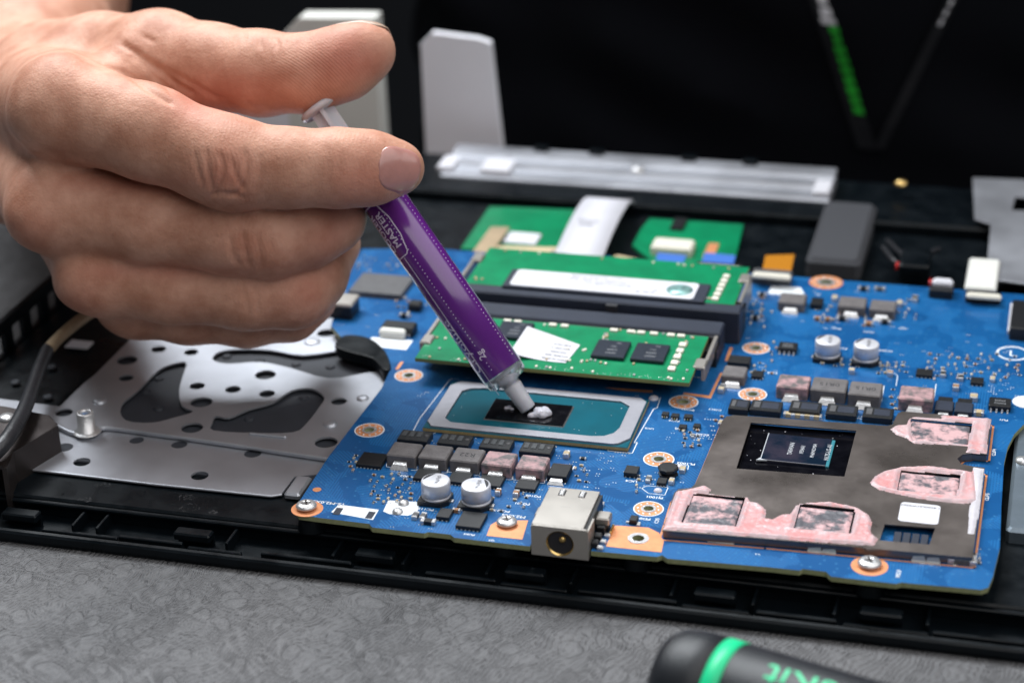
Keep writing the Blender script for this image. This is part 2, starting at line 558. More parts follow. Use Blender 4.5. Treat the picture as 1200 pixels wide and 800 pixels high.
class MB:
    """collects shapes in mm, links them as one mesh object"""

    def __init__(s):
        s.v, s.f, s.mi, s.sm = [], [], [], []
        s.mats = []

    def midx(s, m):
        if m not in s.mats:
            s.mats.append(m)
        return s.mats.index(m)

    def add(s, vs_, fs, m, smooth=False):
        o = len(s.v)
        s.v += [tuple(map(float, p)) for p in vs_]
        k = s.midx(m)
        for f in fs:
            s.f.append([i + o for i in f])
            s.mi.append(k)
            s.sm.append(smooth)

    def box(s, x0, y0, z0, x1, y1, z1, m, b=0.0, rot=0.0):
        b = min(b, (x1 - x0) * .45, (y1 - y0) * .45, (z1 - z0) * .45)
        if b <= 0:
            vv = [(x, y, z) for z in (z0, z1) for x, y in ((x0, y0), (x1, y0), (x1, y1), (x0, y1))]
            ff = [(3, 2, 1, 0), (4, 5, 6, 7), (0, 1, 5, 4), (1, 2, 6, 5), (2, 3, 7, 6), (3, 0, 4, 7)]
        else:
            vv, ff = [], []
            # three rings: bottom, top, and inset cap
            rings = [(0, z0), (0, z1 - b), (b, z1)]
            c = b
            for ins, z in rings:
                xa, xb, ya, yb = x0 + ins, x1 - ins, y0 + ins, y1 - ins
                cc = max(c - ins * 0.4, 1e-4)
                vv += [(xa + cc, ya, z), (xb - cc, ya, z), (xb, ya + cc, z), (xb, yb - cc, z), (xb - cc, yb, z), (xa + cc, yb, z), (xa, yb - cc, z), (xa, ya + cc, z)]
            for k in range(2):
                for i in range(8):
                    j = (i + 1) % 8
                    ff.append((k * 8 + i, k * 8 + j, k * 8 + 8 + j, k * 8 + 8 + i))
            ff.append(tuple(range(16, 24)))
            ff.append(tuple(range(7, -1, -1)))
        if rot:
            cx, cy = (x0 + x1) / 2, (y0 + y1) / 2
            ca, sa = math.cos(rot), math.sin(rot)
            vv = [(cx + (x - cx) * ca - (y - cy) * sa, cy + (x - cx) * sa + (y - cy) * ca, z) for x, y, z in vv]
        s.add(vv, ff, m)
        return s

    def prism(s, pts, z0, z1, m, mside=None):
        """closed outline (convex or simple polygon)"""
        n = len(pts)
        ar = sum(pts[i][0] * pts[(i + 1) % n][1] - pts[(i + 1) % n][0] * pts[i][1] for i in range(n))
        if ar < 0:
            pts = pts[::-1]
        vv = [(x, y, z0) for x, y in pts] + [(x, y, z1) for x, y in pts]
        s.add(vv, [tuple(range(n, 2 * n)), tuple(range(n - 1, -1, -1))], m)
        s.add(vv, [(i, (i + 1) % n, n + (i + 1) % n, n + i) for i in range(n)], mside or m)
        return s

    def lathe(s, prof, m, c=(0, 0, 0), axis=(0, 0, 1), n=24, smooth=True, cap=True):
        """profile of (radius, height) along the axis from c"""
        ax = np.array(axis, float)
        ax /= np.linalg.norm(ax)
        t = np.array((1, 0, 0)) if abs(ax[0]) < .9 else np.array((0, 1, 0))
        e1 = np.cross(ax, t)
        e1 /= np.linalg.norm(e1)
        e2 = np.cross(ax, e1)
        c = np.array(c, float)
        vv, ff = [], []
        for r, h in prof:
            for i in range(n):
                a = 2 * math.pi * i / n
                vv.append(c + ax * h + r * (math.cos(a) * e1 + math.sin(a) * e2))
        for k in range(len(prof) - 1):
            for i in range(n):
                j = (i + 1) % n
                ff.append((k * n + i, k * n + j, (k + 1) * n + j, (k + 1) * n + i))
        s.add(vv, ff, m, smooth)
        if cap:
            q = len(prof) - 1
            if prof[0][0] > 1e-6:
                s.add(vv[:n], [tuple(range(n - 1, -1, -1))], m)
            if prof[q][0] > 1e-6:
                s.add(vv[q * n:], [tuple(range(n))], m)
        return s

    def tube(s, pts, r, m, n=10):
        pts = [np.array(p, float) for p in pts]
        N = len(pts)
        rr = r if hasattr(r, '__len__') else [r] * N
        t = [pts[min(i + 1, N - 1)] - pts[max(i - 1, 0)] for i in range(N)]
        t = [x / (np.linalg.norm(x) + 1e-12) for x in t]
        e = np.cross(t[0], (0, 0, 1.0) if abs(t[0][2]) < .9 else (1.0, 0, 0))
        vv = []
        for i in range(N):
            e = e - t[i] * (e @ t[i])
            e /= np.linalg.norm(e)
            g = np.cross(t[i], e)
            for k in range(n):
                a = 2 * math.pi * k / n
                vv.append(pts[i] + rr[i] * (math.cos(a) * e + math.sin(a) * g))
        ff = [(i * n + k, i * n + (k + 1) % n, (i + 1) * n + (k + 1) % n, (i + 1) * n + k) for i in range(N - 1) for k in range(n)]
        s.add(vv, ff, m, True)
        s.add(vv[:n], [tuple(range(n - 1, -1, -1))], m)
        s.add(vv[-n:], [tuple(range(n))], m)
        return s

    def ring(s, cx, cy, r0, r1, z0, z1, m, n=28):
        s.lathe([(r0, z0), (r1, z0), (r1, z1), (r0, z1), (r0, z0)], m, (cx, cy, 0), n=n, smooth=False, cap=False)
        return s

    def build(s, name, parent=None, kind=None, org=None):
        a = np.array(s.v)
        if org is None:
            lo, hi = a.min(0), a.max(0)
            org = ((lo[0] + hi[0]) / 2, (lo[1] + hi[1]) / 2, lo[2])
        me = bpy.data.meshes.new(name)
        me.from_pydata([tuple(p) for p in (a - np.array(org)) * S], [], s.f)
        for m in s.mats:
            me.materials.append(M[m])
        me.polygons.foreach_set('material_index', s.mi)
        me.polygons.foreach_set('use_smooth', s.sm)
        me.update()
        bm = bmesh.new()
        bm.from_mesh(me)
        bmesh.ops.recalc_face_normals(bm, faces=bm.faces)
        bm.to_mesh(me)
        bm.free()
        return put(name, me, org, parent, kind)


def fill2d(outer, holes, z0, z1, bevel=0.0):
    """plate with holes: a filled flat curve given thickness, as (vertices, faces) in mm"""
    cu = bpy.data.curves.new('outline', 'CURVE')
    cu.dimensions = '2D'
    cu.fill_mode = 'BOTH'
    cu.extrude = max((z1 - z0) / 2 - bevel, 1e-4)
    cu.bevel_depth = bevel
    cu.bevel_resolution = 1
    if bevel:
        cu.offset = -bevel
    for pts in [outer] + list(holes):
        sp = cu.splines.new('POLY')
        sp.points.add(len(pts) - 1)
        for p, (x, y) in zip(sp.points, pts):
            p.co = (x, y, 0, 1)
        sp.use_cyclic_u = True
    ob = bpy.data.objects.new('outline', cu)
    me = bpy.data.meshes.new_from_object(ob)
    vv = [(v.co.x, v.co.y, v.co.z + (z0 + z1) / 2) for v in me.vertices]
    ff = [tuple(p.vertices) for p in me.polygons]
    bpy.data.objects.remove(ob)
    bpy.data.curves.remove(cu)
    bpy.data.meshes.remove(me)
    return vv, ff


def plate(name, outer, holes, z0, z1, m, parent=None, bevel=0.0, mside=None, kind=None):
    vv, ff = fill2d(outer, holes, z0, z1, bevel)
    mb = MB()
    if mside:
        zt = z1 - 1e-3
        top = [f for f in ff if all(vv[i][2] >= zt - bevel * 0.01 for i in f)]
        oth = [f for f in ff if not all(vv[i][2] >= zt - bevel * 0.01 for i in f)]
        mb.add(vv, top, m)
        mb.add(vv, oth, mside)
    else:
        mb.add(vv, ff, m)
    return mb.build(name, parent, kind)


def text_verts(body, size, bold=0.016):
    bold = 0.0 if size > 2 else bold
    cu = bpy.data.curves.new('t', 'FONT')
    cu.body = body
    cu.size = size
    cu.align_x = 'CENTER'
    cu.align_y = 'CENTER'
    cu.resolution_u = 3
    cu.offset = bold * size
    ob = bpy.data.objects.new('t', cu)
    me = bpy.data.meshes.new_from_object(ob)
    vv = [(v.co.x, v.co.y) for v in me.vertices]
    ff = [tuple(p.vertices) for p in me.polygons]
    bpy.data.objects.remove(ob)
    bpy.data.curves.remove(cu)
    bpy.data.meshes.remove(me)
    return vv, ff


def dice(vv, ff, step):
    """cut flat lettering into strips so that it can follow a round surface"""
    bm = bmesh.new()
    bv = [bm.verts.new((a, b, 0)) for a, b in vv]
    for f in ff:
        try:
            bm.faces.new([bv[i] for i in f])
        except ValueError:
            pass
    for k in (1, 0):
        lo, hi = min(p[k] for p in vv), max(p[k] for p in vv)
        t = lo + step
        while t < hi and k == 1:
            bmesh.ops.bisect_plane(bm, geom=bm.verts[:] + bm.edges[:] + bm.faces[:], plane_co=(0, t, 0), plane_no=(0, 1, 0))
            t += step
    bm.verts.index_update()
    out = [(v.co.x, v.co.y) for v in bm.verts], [tuple(v.index for v in f.verts) for f in bm.faces]
    bm.free()
    return out


def text_on(mb, body, size, x, y, z, m, rot=math.pi, sx=1.0):
    vv, ff = text_verts(body, size)
    ca, sa = math.cos(rot), math.sin(rot)
    mb.add([(x + sx * a * ca - b * sa, y + sx * a * sa + b * ca, z) for a, b in vv], ff, m)


def line_on(mb, pts, wdt, z, m, closed=False):
    n = len(pts)
    for i in range(n if closed else n - 1):
        a, b = np.array(pts[i], float), np.array(pts[(i + 1) % n], float)
        d = b - a
        l = np.linalg.norm(d)
        if l < 1e-6:
            continue
        d /= l
        q = np.array((-d[1], d[0])) * wdt / 2
        a2, b2 = a - d * wdt / 2, b + d * wdt / 2
        mb.add([(*(a2 + q), z), (*(a2 - q), z), (*(b2 - q), z), (*(b2 + q), z)], [(0, 1, 2, 3)], m)


def inside(pts, poly):
    x, y = pts[:, 0], pts[:, 1]
    r = np.zeros(len(pts), bool)
    n = len(poly)
    for i in range(n):
        (x0, y0), (x1, y1) = poly[i], poly[(i + 1) % n]
        c = ((y0 > y) != (y1 > y)) & (x < (x1 - x0) * (y - y0) / (y1 - y0 + 1e-12) + x0)
        r ^= c
    return r


def edge_dist(pts, poly):
    d = np.full(len(pts), 1e9)
    n = len(poly)
    for i in range(n):
        a, b = np.array(poly[i]), np.array(poly[(i + 1) % n])
        ab = b - a
        t = np.clip(((pts - a) @ ab) / (ab @ ab + 1e-12), 0, 1)
        d = np.minimum(d, np.linalg.norm(pts - a - t[:, None] * ab, axis=1))
    return d


def paste_patch(name, poly, holes, z, thick, m, parent, step=0.4, seed=0, label=None):
    """an uneven smear: a height field inside an outline"""
    pa = np.array(poly)
    lo, hi = pa.min(0), pa.max(0)
    xs, ys = np.arange(lo[0], hi[0] + step, step), np.arange(lo[1], hi[1] + step, step)
    gx, gy = np.meshgrid(xs, ys, indexing='ij')
    g = np.stack([gx.ravel(), gy.ravel()], 1)
    ins = inside(g, poly)
    d = edge_dist(g, poly)
    for h in holes:
        ih = inside(g, h)
        ins &= ~ih
        d = np.minimum(d, edge_dist(g, h))
    near = ins | (d < step * 0.75)
    nz = np.array([mnoise.noise((x * 0.35 + seed, y * 0.5, seed * 1.7)) * 0.5 + mnoise.noise((x * 1.1, y * 1.3 + seed, seed)) * 0.45 + mnoise.noise((x * 2.6, y * 2.2 + seed, seed)) * 0.2 for x, y in g])
    hgt = np.where(ins, thick * (1 - np.exp(-d / 0.7)) * np.clip(0.75 + nz, 0.15, 2), -0.05)
    # rim slightly raised, as squeezed paste is
    hgt += np.where(ins, thick * 0.7 * np.exp(-((d - 0.8) / 0.45) ** 2), 0)
    nx, ny = gx.shape
    idx = -np.ones(nx * ny, int)
    keep = np.where(near)[0]
    idx[keep] = np.arange(len(keep))
    vv = [(g[k][0], g[k][1], z + hgt[k]) for k in keep]
    ff = []
    for i in range(nx - 1):
        for j in range(ny - 1):
            q = (idx[i * ny + j], idx[(i + 1) * ny + j], idx[(i + 1) * ny + j + 1], idx[i * ny + j + 1])
            if min(q) >= 0:
                ff.append(q)
    mb = MB()
    mb.add(vv, ff, m, True)
    o = mb.build(name, parent)
    at = o.data.attributes.new('thin', 'FLOAT', 'POINT')
    th = np.clip(np.exp(-((d - 0.35) / 0.9) ** 2) * np.clip(0.7 + 1.6 * nz, 0, .9) + np.clip(nz * 2.2 - .6, 0, .7), 0, 1)[keep]
    at.data.foreach_set('value', th.astype(np.float32))
    return o


# surface of a sampled distance field
def surface_nets(d, xs, ys, zs):
    nx, ny, nz = d.shape
    ins = d < 0
    c = ins[:-1, :-1, :-1].astype(np.int8)
    cnt = np.zeros_like(c)
    corners = [(i, j, k) for i in (0, 1) for j in (0, 1) for k in (0, 1)]
    for i, j, k in corners:
        cnt += ins[i:nx - 1 + i, j:ny - 1 + j, k:nz - 1 + k]
    act = (cnt > 0) & (cnt < 8)
    I, J, K = np.nonzero(act)
    vid = -np.ones(act.shape, np.int64)
    vid[I, J, K] = np.arange(len(I))
    acc = np.zeros((len(I), 3))
    w = np.zeros(len(I))
    X = [xs, ys, zs]
    edges = []
    for a in corners:
        for ax in range(3):
            if a[ax] == 0:
                b = list(a)
                b[ax] = 1
                edges.append((a, tuple(b)))
    for a, b in edges:
        da = d[I + a[0], J + a[1], K + a[2]]
        db = d[I + b[0], J + b[1], K + b[2]]
        cr = (da < 0) != (db < 0)
        t = np.where(cr, da / np.where(cr, da - db, 1), 0)
        pa = np.stack([xs[I + a[0]], ys[J + a[1]], zs[K + a[2]]], 1)
        pb = np.stack([xs[I + b[0]], ys[J + b[1]], zs[K + b[2]]], 1)
        acc += np.where(cr[:, None], pa + (pb - pa) * t[:, None], 0)
        w += cr
    V = acc / w[:, None]
    quads = []
    for ax in range(3):
        sl0 = [slice(1, -1)] * 3
        sl1 = [slice(1, -1)] * 3
        sl0[ax] = slice(0, -1)
        sl1[ax] = slice(1, None)
        s0, s1 = ins[tuple(sl0)], ins[tuple(sl1)]
        e = np.nonzero(s0 != s1)
        off = [1, 1, 1]
        off[ax] = 0
        base = [e[k] + off[k] for k in range(3)]
        u, v = (ax + 1) % 3, (ax + 2) % 3
        q = []
        for du, dv in ((1, 1), (0, 1), (0, 0), (1, 0)):
            ix = [base[0].copy(), base[1].copy(), base[2].copy()]
            ix[u] = ix[u] - du
            ix[v] = ix[v] - dv
            q.append(vid[ix[0], ix[1], ix[2]])
        q = np.stack(q, 1)
        flip = ~s0[e]
        q[flip] = q[flip][:, ::-1]
        quads.append(q)
    Q = np.concatenate(quads)
    Q = Q[(Q >= 0).all(1)]
    return V, Q


def mesh_np(name, V, Q, m, smooth=True):
    me = bpy.data.meshes.new(name)
    me.vertices.add(len(V))
    me.vertices.foreach_set('co', np.ascontiguousarray(V * S, dtype=np.float32).ravel())
    me.loops.add(Q.size)
    me.loops.foreach_set('vertex_index', Q.astype(np.int32).ravel())
    me.polygons.add(len(Q))
    me.polygons.foreach_set('loop_start', np.arange(0, Q.size, Q.shape[1], dtype=np.int32))
    me.polygons.foreach_set('loop_total', np.full(len(Q), Q.shape[1], np.int32))
    me.update(calc_edges=True)
    me.polygons.foreach_set('use_smooth', np.ones(len(Q), bool))
    me.materials.append(M[m])
    return me


def laplace(V, Q, it, lam=0.5):
    n = len(V)
    a = np.concatenate([Q[:, i] for i in range(4)] * 2)
    b = np.concatenate([np.roll(Q, -1, 1)[:, i] for i in range(4)] + [np.roll(Q, 1, 1)[:, i] for i in range(4)])
    deg = np.bincount(a, minlength=n)[:, None]
    for _ in range(it):
        s_ = np.stack([np.bincount(a, weights=V[b, k], minlength=n) for k in range(3)], 1) / np.maximum(deg, 1)
        V = V + lam * (s_ - V)
    return V


def vnormals(V, Q):
    n = np.cross(V[Q[:, 2]] - V[Q[:, 0]], V[Q[:, 3]] - V[Q[:, 1]])
    N = np.zeros_like(V)
    for i in range(4):
        for k in range(3):
            N[:, k] += np.bincount(Q[:, i], weights=n[:, k], minlength=len(V))
    return N / (np.linalg.norm(N, axis=1, keepdims=True) + 1e-12)


#==PART2==
# ------------------------------------------------------------------ the surface and what closes the view
ZM = -11.0
mb = MB()
mb.box(-420, -330, ZM - 18, 420, 198, ZM, 'mat_grey', 1.0)
mb.build('table', None, 'structure')
mb = MB()
mb.box(-1600, 1500, -700, 1600, 1520, 1500, 'wall_dark')
mb.build('wall', None, 'structure')

# ------------------------------------------------------------------ laptop chassis (opened from below)
chassis = thing('laptop_chassis', 'opened black laptop chassis lying upside down on the grey mat', 'laptop', (30, 50, ZM))
XL, XR, YF, YB = -151.5, 208.0, -65.0, 186.0
mb = MB()
mb.box(XL + 1.6, -53.2, ZM + 0.05, XR, 146, -5.0, 'black_plastic', 0.5)
mb.box(XL + 1.6, -64, ZM + 0.05, XR, -53.2, -9.7, 'black_plastic')
mb.box(XL + 1.6, 146, ZM + 0.05, XR, 158, -1.6, 'black_plastic', 0.8)
mb.box(XL + 1.6, 158, ZM + 0.05, XR, YB, -4.5, 'black_plastic', 0.8)
mb.build('base_tray', chassis)
# front rim: rounded outer lip
mb = MB()
prof = [(YF + 0.9, ZM + 0.05), (YF + 0.2, ZM + 0.5), (YF, ZM + 1.4), (YF + 0.15, ZM + 2.6), (YF + 0.6, ZM + 3.1), (YF + 1.5, ZM + 3.15), (YF + 1.7, ZM + 2.8), (YF + 1.7, ZM + 0.05)]
vv = [(XL, y, z) for y, z in prof] + [(XR, y, z) for y, z in prof]
n = len(prof)
mb.add(vv, [(i, (i + 1) % n, n + (i + 1) % n, n + i) for i in range(n)], 'black_plastic', False)
mb.add(vv, [tuple(range(n)), tuple(range(2 * n - 1, n - 1, -1))], 'black_plastic')
mb.build('front_rim', chassis)
# an inner lip with castellations behind the rim
segs = [(28, 118, -8.0), (120, 196, -7.4), (202, 266, -8.2), (290, 398, -7.4), (400, 470, -8.3), (486, 570, -7.5), (576, 655, -8.0), (668, 786, -7.5), (792, 872, -8.2),
        (880, 976, -7.6), (984, 1085, -8.2), (1090, 1230, -7.6)]
for a, b, zt in segs:
    xa = P(a, 640 + a * .11, -8)[0]
    xb = P(b, 640 + b * .11, -8)[0]
    MB().box(xa, -62.3, -9.8, xb, -61.2, zt, 'black_plastic', 0.2).build('rim_step', chassis)
for px, py in ((94, 604), (118, 612), (275, 622), (396, 640), (476, 652), (574, 662), (672, 674), (789, 688), (884, 700), (979, 712), (1088, 724)):
    x = P(px, py, -6.5)[0]
    MB().box(x - 0.35, -61.1, -9.7, x + 0.35, -53.3, -6.6, 'black_plastic', 0.12).build('rib', chassis)
for px, py in ((25, 600), (228, 622), (440, 648), (616, 668), (838, 694), (1033, 716)):
    x = P(px, py, -6)[0]
    mb = MB()
    mb.box(x - 4.4, -60.8, -7.4, x + 4.4, -57.6, -5.7, 'black_plastic', 0.35)
    mb.box(x - 4.4, -58.4, -9.7, x + 4.4, -57.6, -7.3, 'black_plastic', 0.1)
    mb.build('snap_tab', chassis)
# shelf edge along the inner wall
MB().box(XL + 4, -54.6, -6.3, XR, -53.3, -5.6, 'black_plastic', 0.25).build('inner_ledge', chassis)
# screw bosses under the board's front edge
for px, py in ((359, 625), (594, 640), (748, 655), (1019, 690)):
    x = P(px, py, -4.5)[0]
    MB().lathe([(3.4, -5.2), (3.1, -3.4), (2.9, -1.5), (1.2, -1.45)], 'black_plastic', (x, -52.6, 0), n=20).build('screw_boss', chassis)

# side wall with square vents
Ls = [(-120.0, -10.9), (190.0, -10.9), (190.0, 4.5), (-45.0, 4.5), (-62.0, -2.0), (-120.0, -2.0)]
outer = [(YF + 1, ZM + 0.1), (YB, ZM + 0.1), (YB, 1.5), (78, 4.5), (-20, 4.5), (-60, -6.0), (YF + 1, -7.8)]
holes = []
for k in range(-2, 7):
    y = P(10, 405, -1)[1] + 10.6 * k
    holes.append([(y - 3.1, -4.6), (y + 3.1, -4.6), (y + 3.1, 1.0), (y - 3.1, 1.0)])
vv, ff = fill2d(outer, holes, -0.7, 0.7)
mb = MB()
mb.add([(XL + 0.7 + c, a, b) for a, b, c in vv], ff, 'black_plastic')
mb.build('vented_side_wall', chassis)

# dark sheet under the keyboard plate
mb = MB()
mb.box(-120, -36, -5.4, -20, 96, -4.3, 'sheet_plastic', 0.2)
ks = mb.build('keyboard_backing', chassis)
mb = MB()
for px, py, w in ((93, 404, 6.5), (30, 447, 5), (55, 463, 1.2), (20, 450, 1.2)):
    x, y, _ = P(px, py, -4.2)
    if w > 5.5:
        mb.box(x - w / 2, y - 2.2, -4.28, x + w / 2, y + 2.2, -3.9, 'label_white', 0.1)
mb.build('sticker', chassis)
for px, py in ((186, 444), (186, 479), (171, 459), (356, 466), (292, 491), (266, 418), (305, 423), (347, 427), (387, 430), (18, 448), (56, 465), (60, 430)):
    x, y, _ = P(px, py, -4.2)
    MB().lathe([(1.3, -4.28), (1.2, -3.9), (0.7, -3.7), (0.3, -4.0)], 'sheet_plastic', (x, y, 0), n=14).build('rivet', chassis)

# keyboard support plate: raised pierced part
ZP = -3.0


def pp(l, z=ZP):
    return polyP(l, z)


cutA = smooth_poly(pp([(142, 475), (163, 456), (184, 435), (199, 427), (218, 424.5), (214, 441), (210, 457), (213, 475), (226, 482), (204, 489), (178, 495), (147, 492)]), 3)
cutB = smooth_poly(pp([(249, 495), (253, 487), (268, 489), (292, 479), (320, 471), (342, 457), (365, 455), (380, 465), (374, 477), (359, 496), (344, 506), (300, 507), (250, 504)]), 3)
cutC = smooth_poly(pp([(249, 421), (257, 412), (280, 409), (317, 410), (355, 416), (405, 410), (425, 415), (443, 433), (426, 437), (385, 443), (340, 431), (305, 424), (267, 426)]), 3)
holes = [cutA, cutB, cutC]
for px, py, r in ((149, 422, 2.7), (148, 442.5, 1.9), (186, 409, 2.0), (224, 412.5, 1.9), (311, 439, 2.7), (231, 452, 2.0), (273, 456, 2.0), (313, 461, 2.0),
                  (236, 471, 2.8), (225, 501, 2.7), (397, 470, 2.0), (382, 518, 2.8), (75, 483, 2.2)):
    x, y, _ = P(px, py, ZP)
    holes.append(circle(x, y, r, 20))
for i in range(7):
    for j in range(2):
        holes.append(circle(-108 + i * 13, 42 + j * 14, 2.4, 14))
fold = [(66, 497), (88, 507), (112, 506), (124, 500), (180, 507), (260, 518), (340, 530), (450, 546)]
outer = pp(fold) + [(-20, -20), (-20, 78), (-132, 78)] + pp([(160, 391), (150, 400), (112, 438), (98, 449), (70, 476), (0, 467), (-40, 465), (-40, 483), (0, 486), (62, 494)])
kp = plate('keyboard_plate', outer, holes, ZP - 0.5, ZP, 'steel', chassis, 0.0)
kp['label'] = 'bright pierced steel plate with dark cut-outs'
# lower front flange, 1 mm down, with its own holes
ZQ = -4.05
hol = []
for px, py, r in ((75, 524, 2.2), (96, 541, 2.1), (160, 515.5, 1.8), (210, 520.5, 2.0), (296, 531, 2.1), (234, 557, 2.1)):
    x, y, _ = P(px, py, ZQ)
    hol.append(circle(x, y, r, 20))
fr = polyP([(30, 545), (37, 549), (180, 566), (318, 580), (330, 578), (345, 558), (450, 548)], ZQ)
fold2 = polyP([(450, 549), (340, 533), (260, 521.5), (180, 510.5), (126, 504), (112, 510), (88, 511), (70, 503)], ZQ)
plate('plate_flange', fr + fold2[1:], hol, ZQ - 0.5, ZQ, 'steel', kp)
# rolled ridge between the two levels
pts = [np.array((*P(a, b, ZP)[:2], ZP - 0.35)) for a, b in [(66, 497), (88, 507), (112, 506), (124, 500), (180, 507), (260, 518), (340, 530), (395, 538)]]
MB().tube(spline(pts, 6), 0.62, 'steel', 10).build('rolled_ridge', kp)
pts = [np.array((*P(a, b, ZQ)[:2], ZQ - 0.3)) for a, b in [(30, 545), (37, 549), (180, 566), (318, 580), (330, 578)]]
MB().tube(pts, 0.34, 'steel', 8).build('flange_edge', kp)
for px, py, r in ((425, 467, 1.6), (387, 497, 1.8), (117, 470, 1.8), (240, 482, 0.01), (366, 401, 2.2)):
    if r < 0.1:
        continue
    x, y, _ = P(px, py, ZP)
    MB().lathe([(r, -0.02), (r * 0.9, 0.4), (r * 0.6, 0.6), (0.001, 0.62)], 'steel', (x, y, ZP), n=18, cap=False).build('dimple', kp)
x, y, _ = P(102, 505, ZP)
so = MB().lathe([(3.4, -0.1), (3.0, 0.25), (2.2, 0.35), (2.15, 5.0), (1.95, 5.25), (1.25, 5.25), (1.1, 4.6), (1.1, 2.5)], 'tin', (x, y, ZP), n=28).build('standoff', kp)
MB().lathe([(1.08, 4.3), (0.0, 4.35)], 'post_blue', (x, y, ZP), n=18, cap=False).build('thread_insert', kp)
# bent tongue at the plate's end
q = [np.array(P(a, b, -3.4)) for a, b in ((347, 556), (361, 560), (350, 582), (331, 578))]
mb = MB()
mb.box(q[3][0] + 0.3, q[3][1] - 0.3, -4.4, q[2][0], q[1][1] + 0.6, -3.1, 'steel', 0.5)
mb.build('bent_tongue', kp)
# hem slot
x0, y0, _ = P(292, 509, ZP)
MB().box(x0, y0 - 0.3, ZP + 0.01, x0 + 9.5, y0 + 0.5, ZP + 0.55, 'steel', 0.2).build('raised_slot', kp)

# hinge bracket at the corner
zb = 3.2
tp = polyP([(-30, 470), (8, 476), (58, 486), (67, 496), (60, 503), (14, 528), (6, 545), (-30, 548)], zb)
br_ = plate('hinge_bracket', tp, [], zb - 1.2, zb, 'gunmetal', chassis, 0.2)
mb = MB()
a, b = np.array(P(66, 497, zb)), np.array(P(13, 529, zb))
c = np.array(P(5, 548, zb))
for s0, s1 in ((a, b), (b, c)):
    d = (s1 - s0)[:2]
    d /= np.linalg.norm(d)
    nn = np.array((-d[1], d[0])) * 0.55
    pts4 = [s0[:2] - nn, s1[:2] - nn, s1[:2] + nn, s0[:2] + nn]
    mb.prism([tuple(p) for p in pts4], -8.5, zb - 0.05, 'gunmetal')
mb.build('bracket_skirt', br_)
x, y, _ = P(8, 489, zb + 0.3)
MB().lathe([(2.0, 0), (2.0, .5), (1.5, .9), (0.001, 1.0)], 'tin', (x, y, zb), n=18, cap=False).build('screw', br_)

# cable: braided tan part and black sleeve
mb = MB()
tanp = spline([P(125, 350, 7), P(106, 366, 6.5), P(86, 381, 6), P(70, 395, 5.5), P(54, 412, 5.2)], 8)
mb.tube(tanp, 1.6, 'tan', 12)
cb = mb.build('antenna_cable', chassis)
blk = spline([P(56, 409, 5.2), P(46, 432, 5.5), P(38, 455, 6), P(26, 485, 7), P(8, 515, 7), P(-15, 540, 5)], 8)
MB().tube(blk, [1.65 + 0.3 * i / len(blk) for i in range(len(blk))], 'cable_black', 12).build('black_sleeve', cb)

# dust smudges on the tray
mb = MB()
for px, py, r in ((120, 568, 2.0), (100, 585, 1.7), (218, 582, 2.0), (222, 594, 2.6), (250, 600, 1.2)):
    x, y, _ = P(px, py, -5)
    for _ in range(26):
        t, q = random.uniform(0, 6.28), random.random() ** .5 * r
        a = (x + q * math.cos(t), y + q * .7 * math.sin(t))
        t2 = t + 1.4 + random.uniform(-.5, .5)
        l_ = random.uniform(.15, .7)
        line_on(mb, [a, (a[0] + l_ * math.cos(t2), a[1] + l_ * math.sin(t2))], random.uniform(.03, .09), -4.985, 'chip_grey')
mb.build('dried_smear', chassis)

# rear: silver bar, touchpad boards, ribbon, tapes
mb = MB()
y0 = 160
x0, x1 = -72, 50.5
prof = [(y0, -4.4), (y0, -2.2), (y0 + 0.8, -1.4), (y0 + 7, -1.3), (y0 + 8, -0.2), (y0 + 13.5, -0.1), (y0 + 14.5, 0.9), (y0 + 21, 1.0), (y0 + 21, -4.4)]
n = len(prof)
vv = [(x0, y, z) for y, z in prof] + [(x1, y, z) for y, z in prof]
mb.add(vv, [(i, (i + 1) % n, n + (i + 1) % n, n + i) for i in range(n)], 'steel')
mb.add(vv, [tuple(range(n)), tuple(range(2 * n - 1, n - 1, -1))], 'steel')
rb = mb.build('hinge_bar', chassis)
rb['label'] = 'long silver hinge bar along the far edge'
for px in (625, 693, 806, 880):
    x = P(px, 190, 1)[0]
    MB().box(x - 2.3, y0 + 18.6, 0.9, x + 2.3, y0 + 22, 2.2, 'black_plastic', 0.3).build('notch_pad', rb)
for px, py, w in ((582, 197, 9.5), (525, 192, 5), (962, 225, 5)):
    x, y, _ = P(px, py, -0.5)
    MB().box(x - w / 2, y0 + 2, -1.25, x + w / 2, y0 + 12.5, 0.12, 'label_white', 0.2).build('white_tape', rb)
x, y, _ = P(742, 209, 0)
MB().lathe([(2.2, 0), (2.0, .9), (0.001, 1.2)], 'tin', (x, y0 + 10.5, -0.15), n=16, cap=False).build('screw', rb)

g1 = polyP([(540, 292), (574, 243), (676, 247), (655, 304)], -4.2)
tb = plate('touchpad_board', g1, [], -4.9, -3.9, 'green_board', chassis)
g2 = polyP([(741, 288), (752, 268), (762, 257), (871, 264), (862, 302), (850, 312), (770, 312)], -4.2)
tb2 = plate('touchpad_board', g2, [], -4.9, -3.9, 'green_board', chassis)


def bx(name, px0, py0, px1, py1, z0, z1, m, parent, bev=0.15):
    """box from the base corners seen at front-left and back-right"""
    a, b = P(px0, py0, z0), P(px1, py1, z0)
    return MB().box(min(a[0], b[0]), min(a[1], b[1]), z0, max(a[0], b[0]), max(a[1], b[1]), z1, m, bev).build(name, parent)


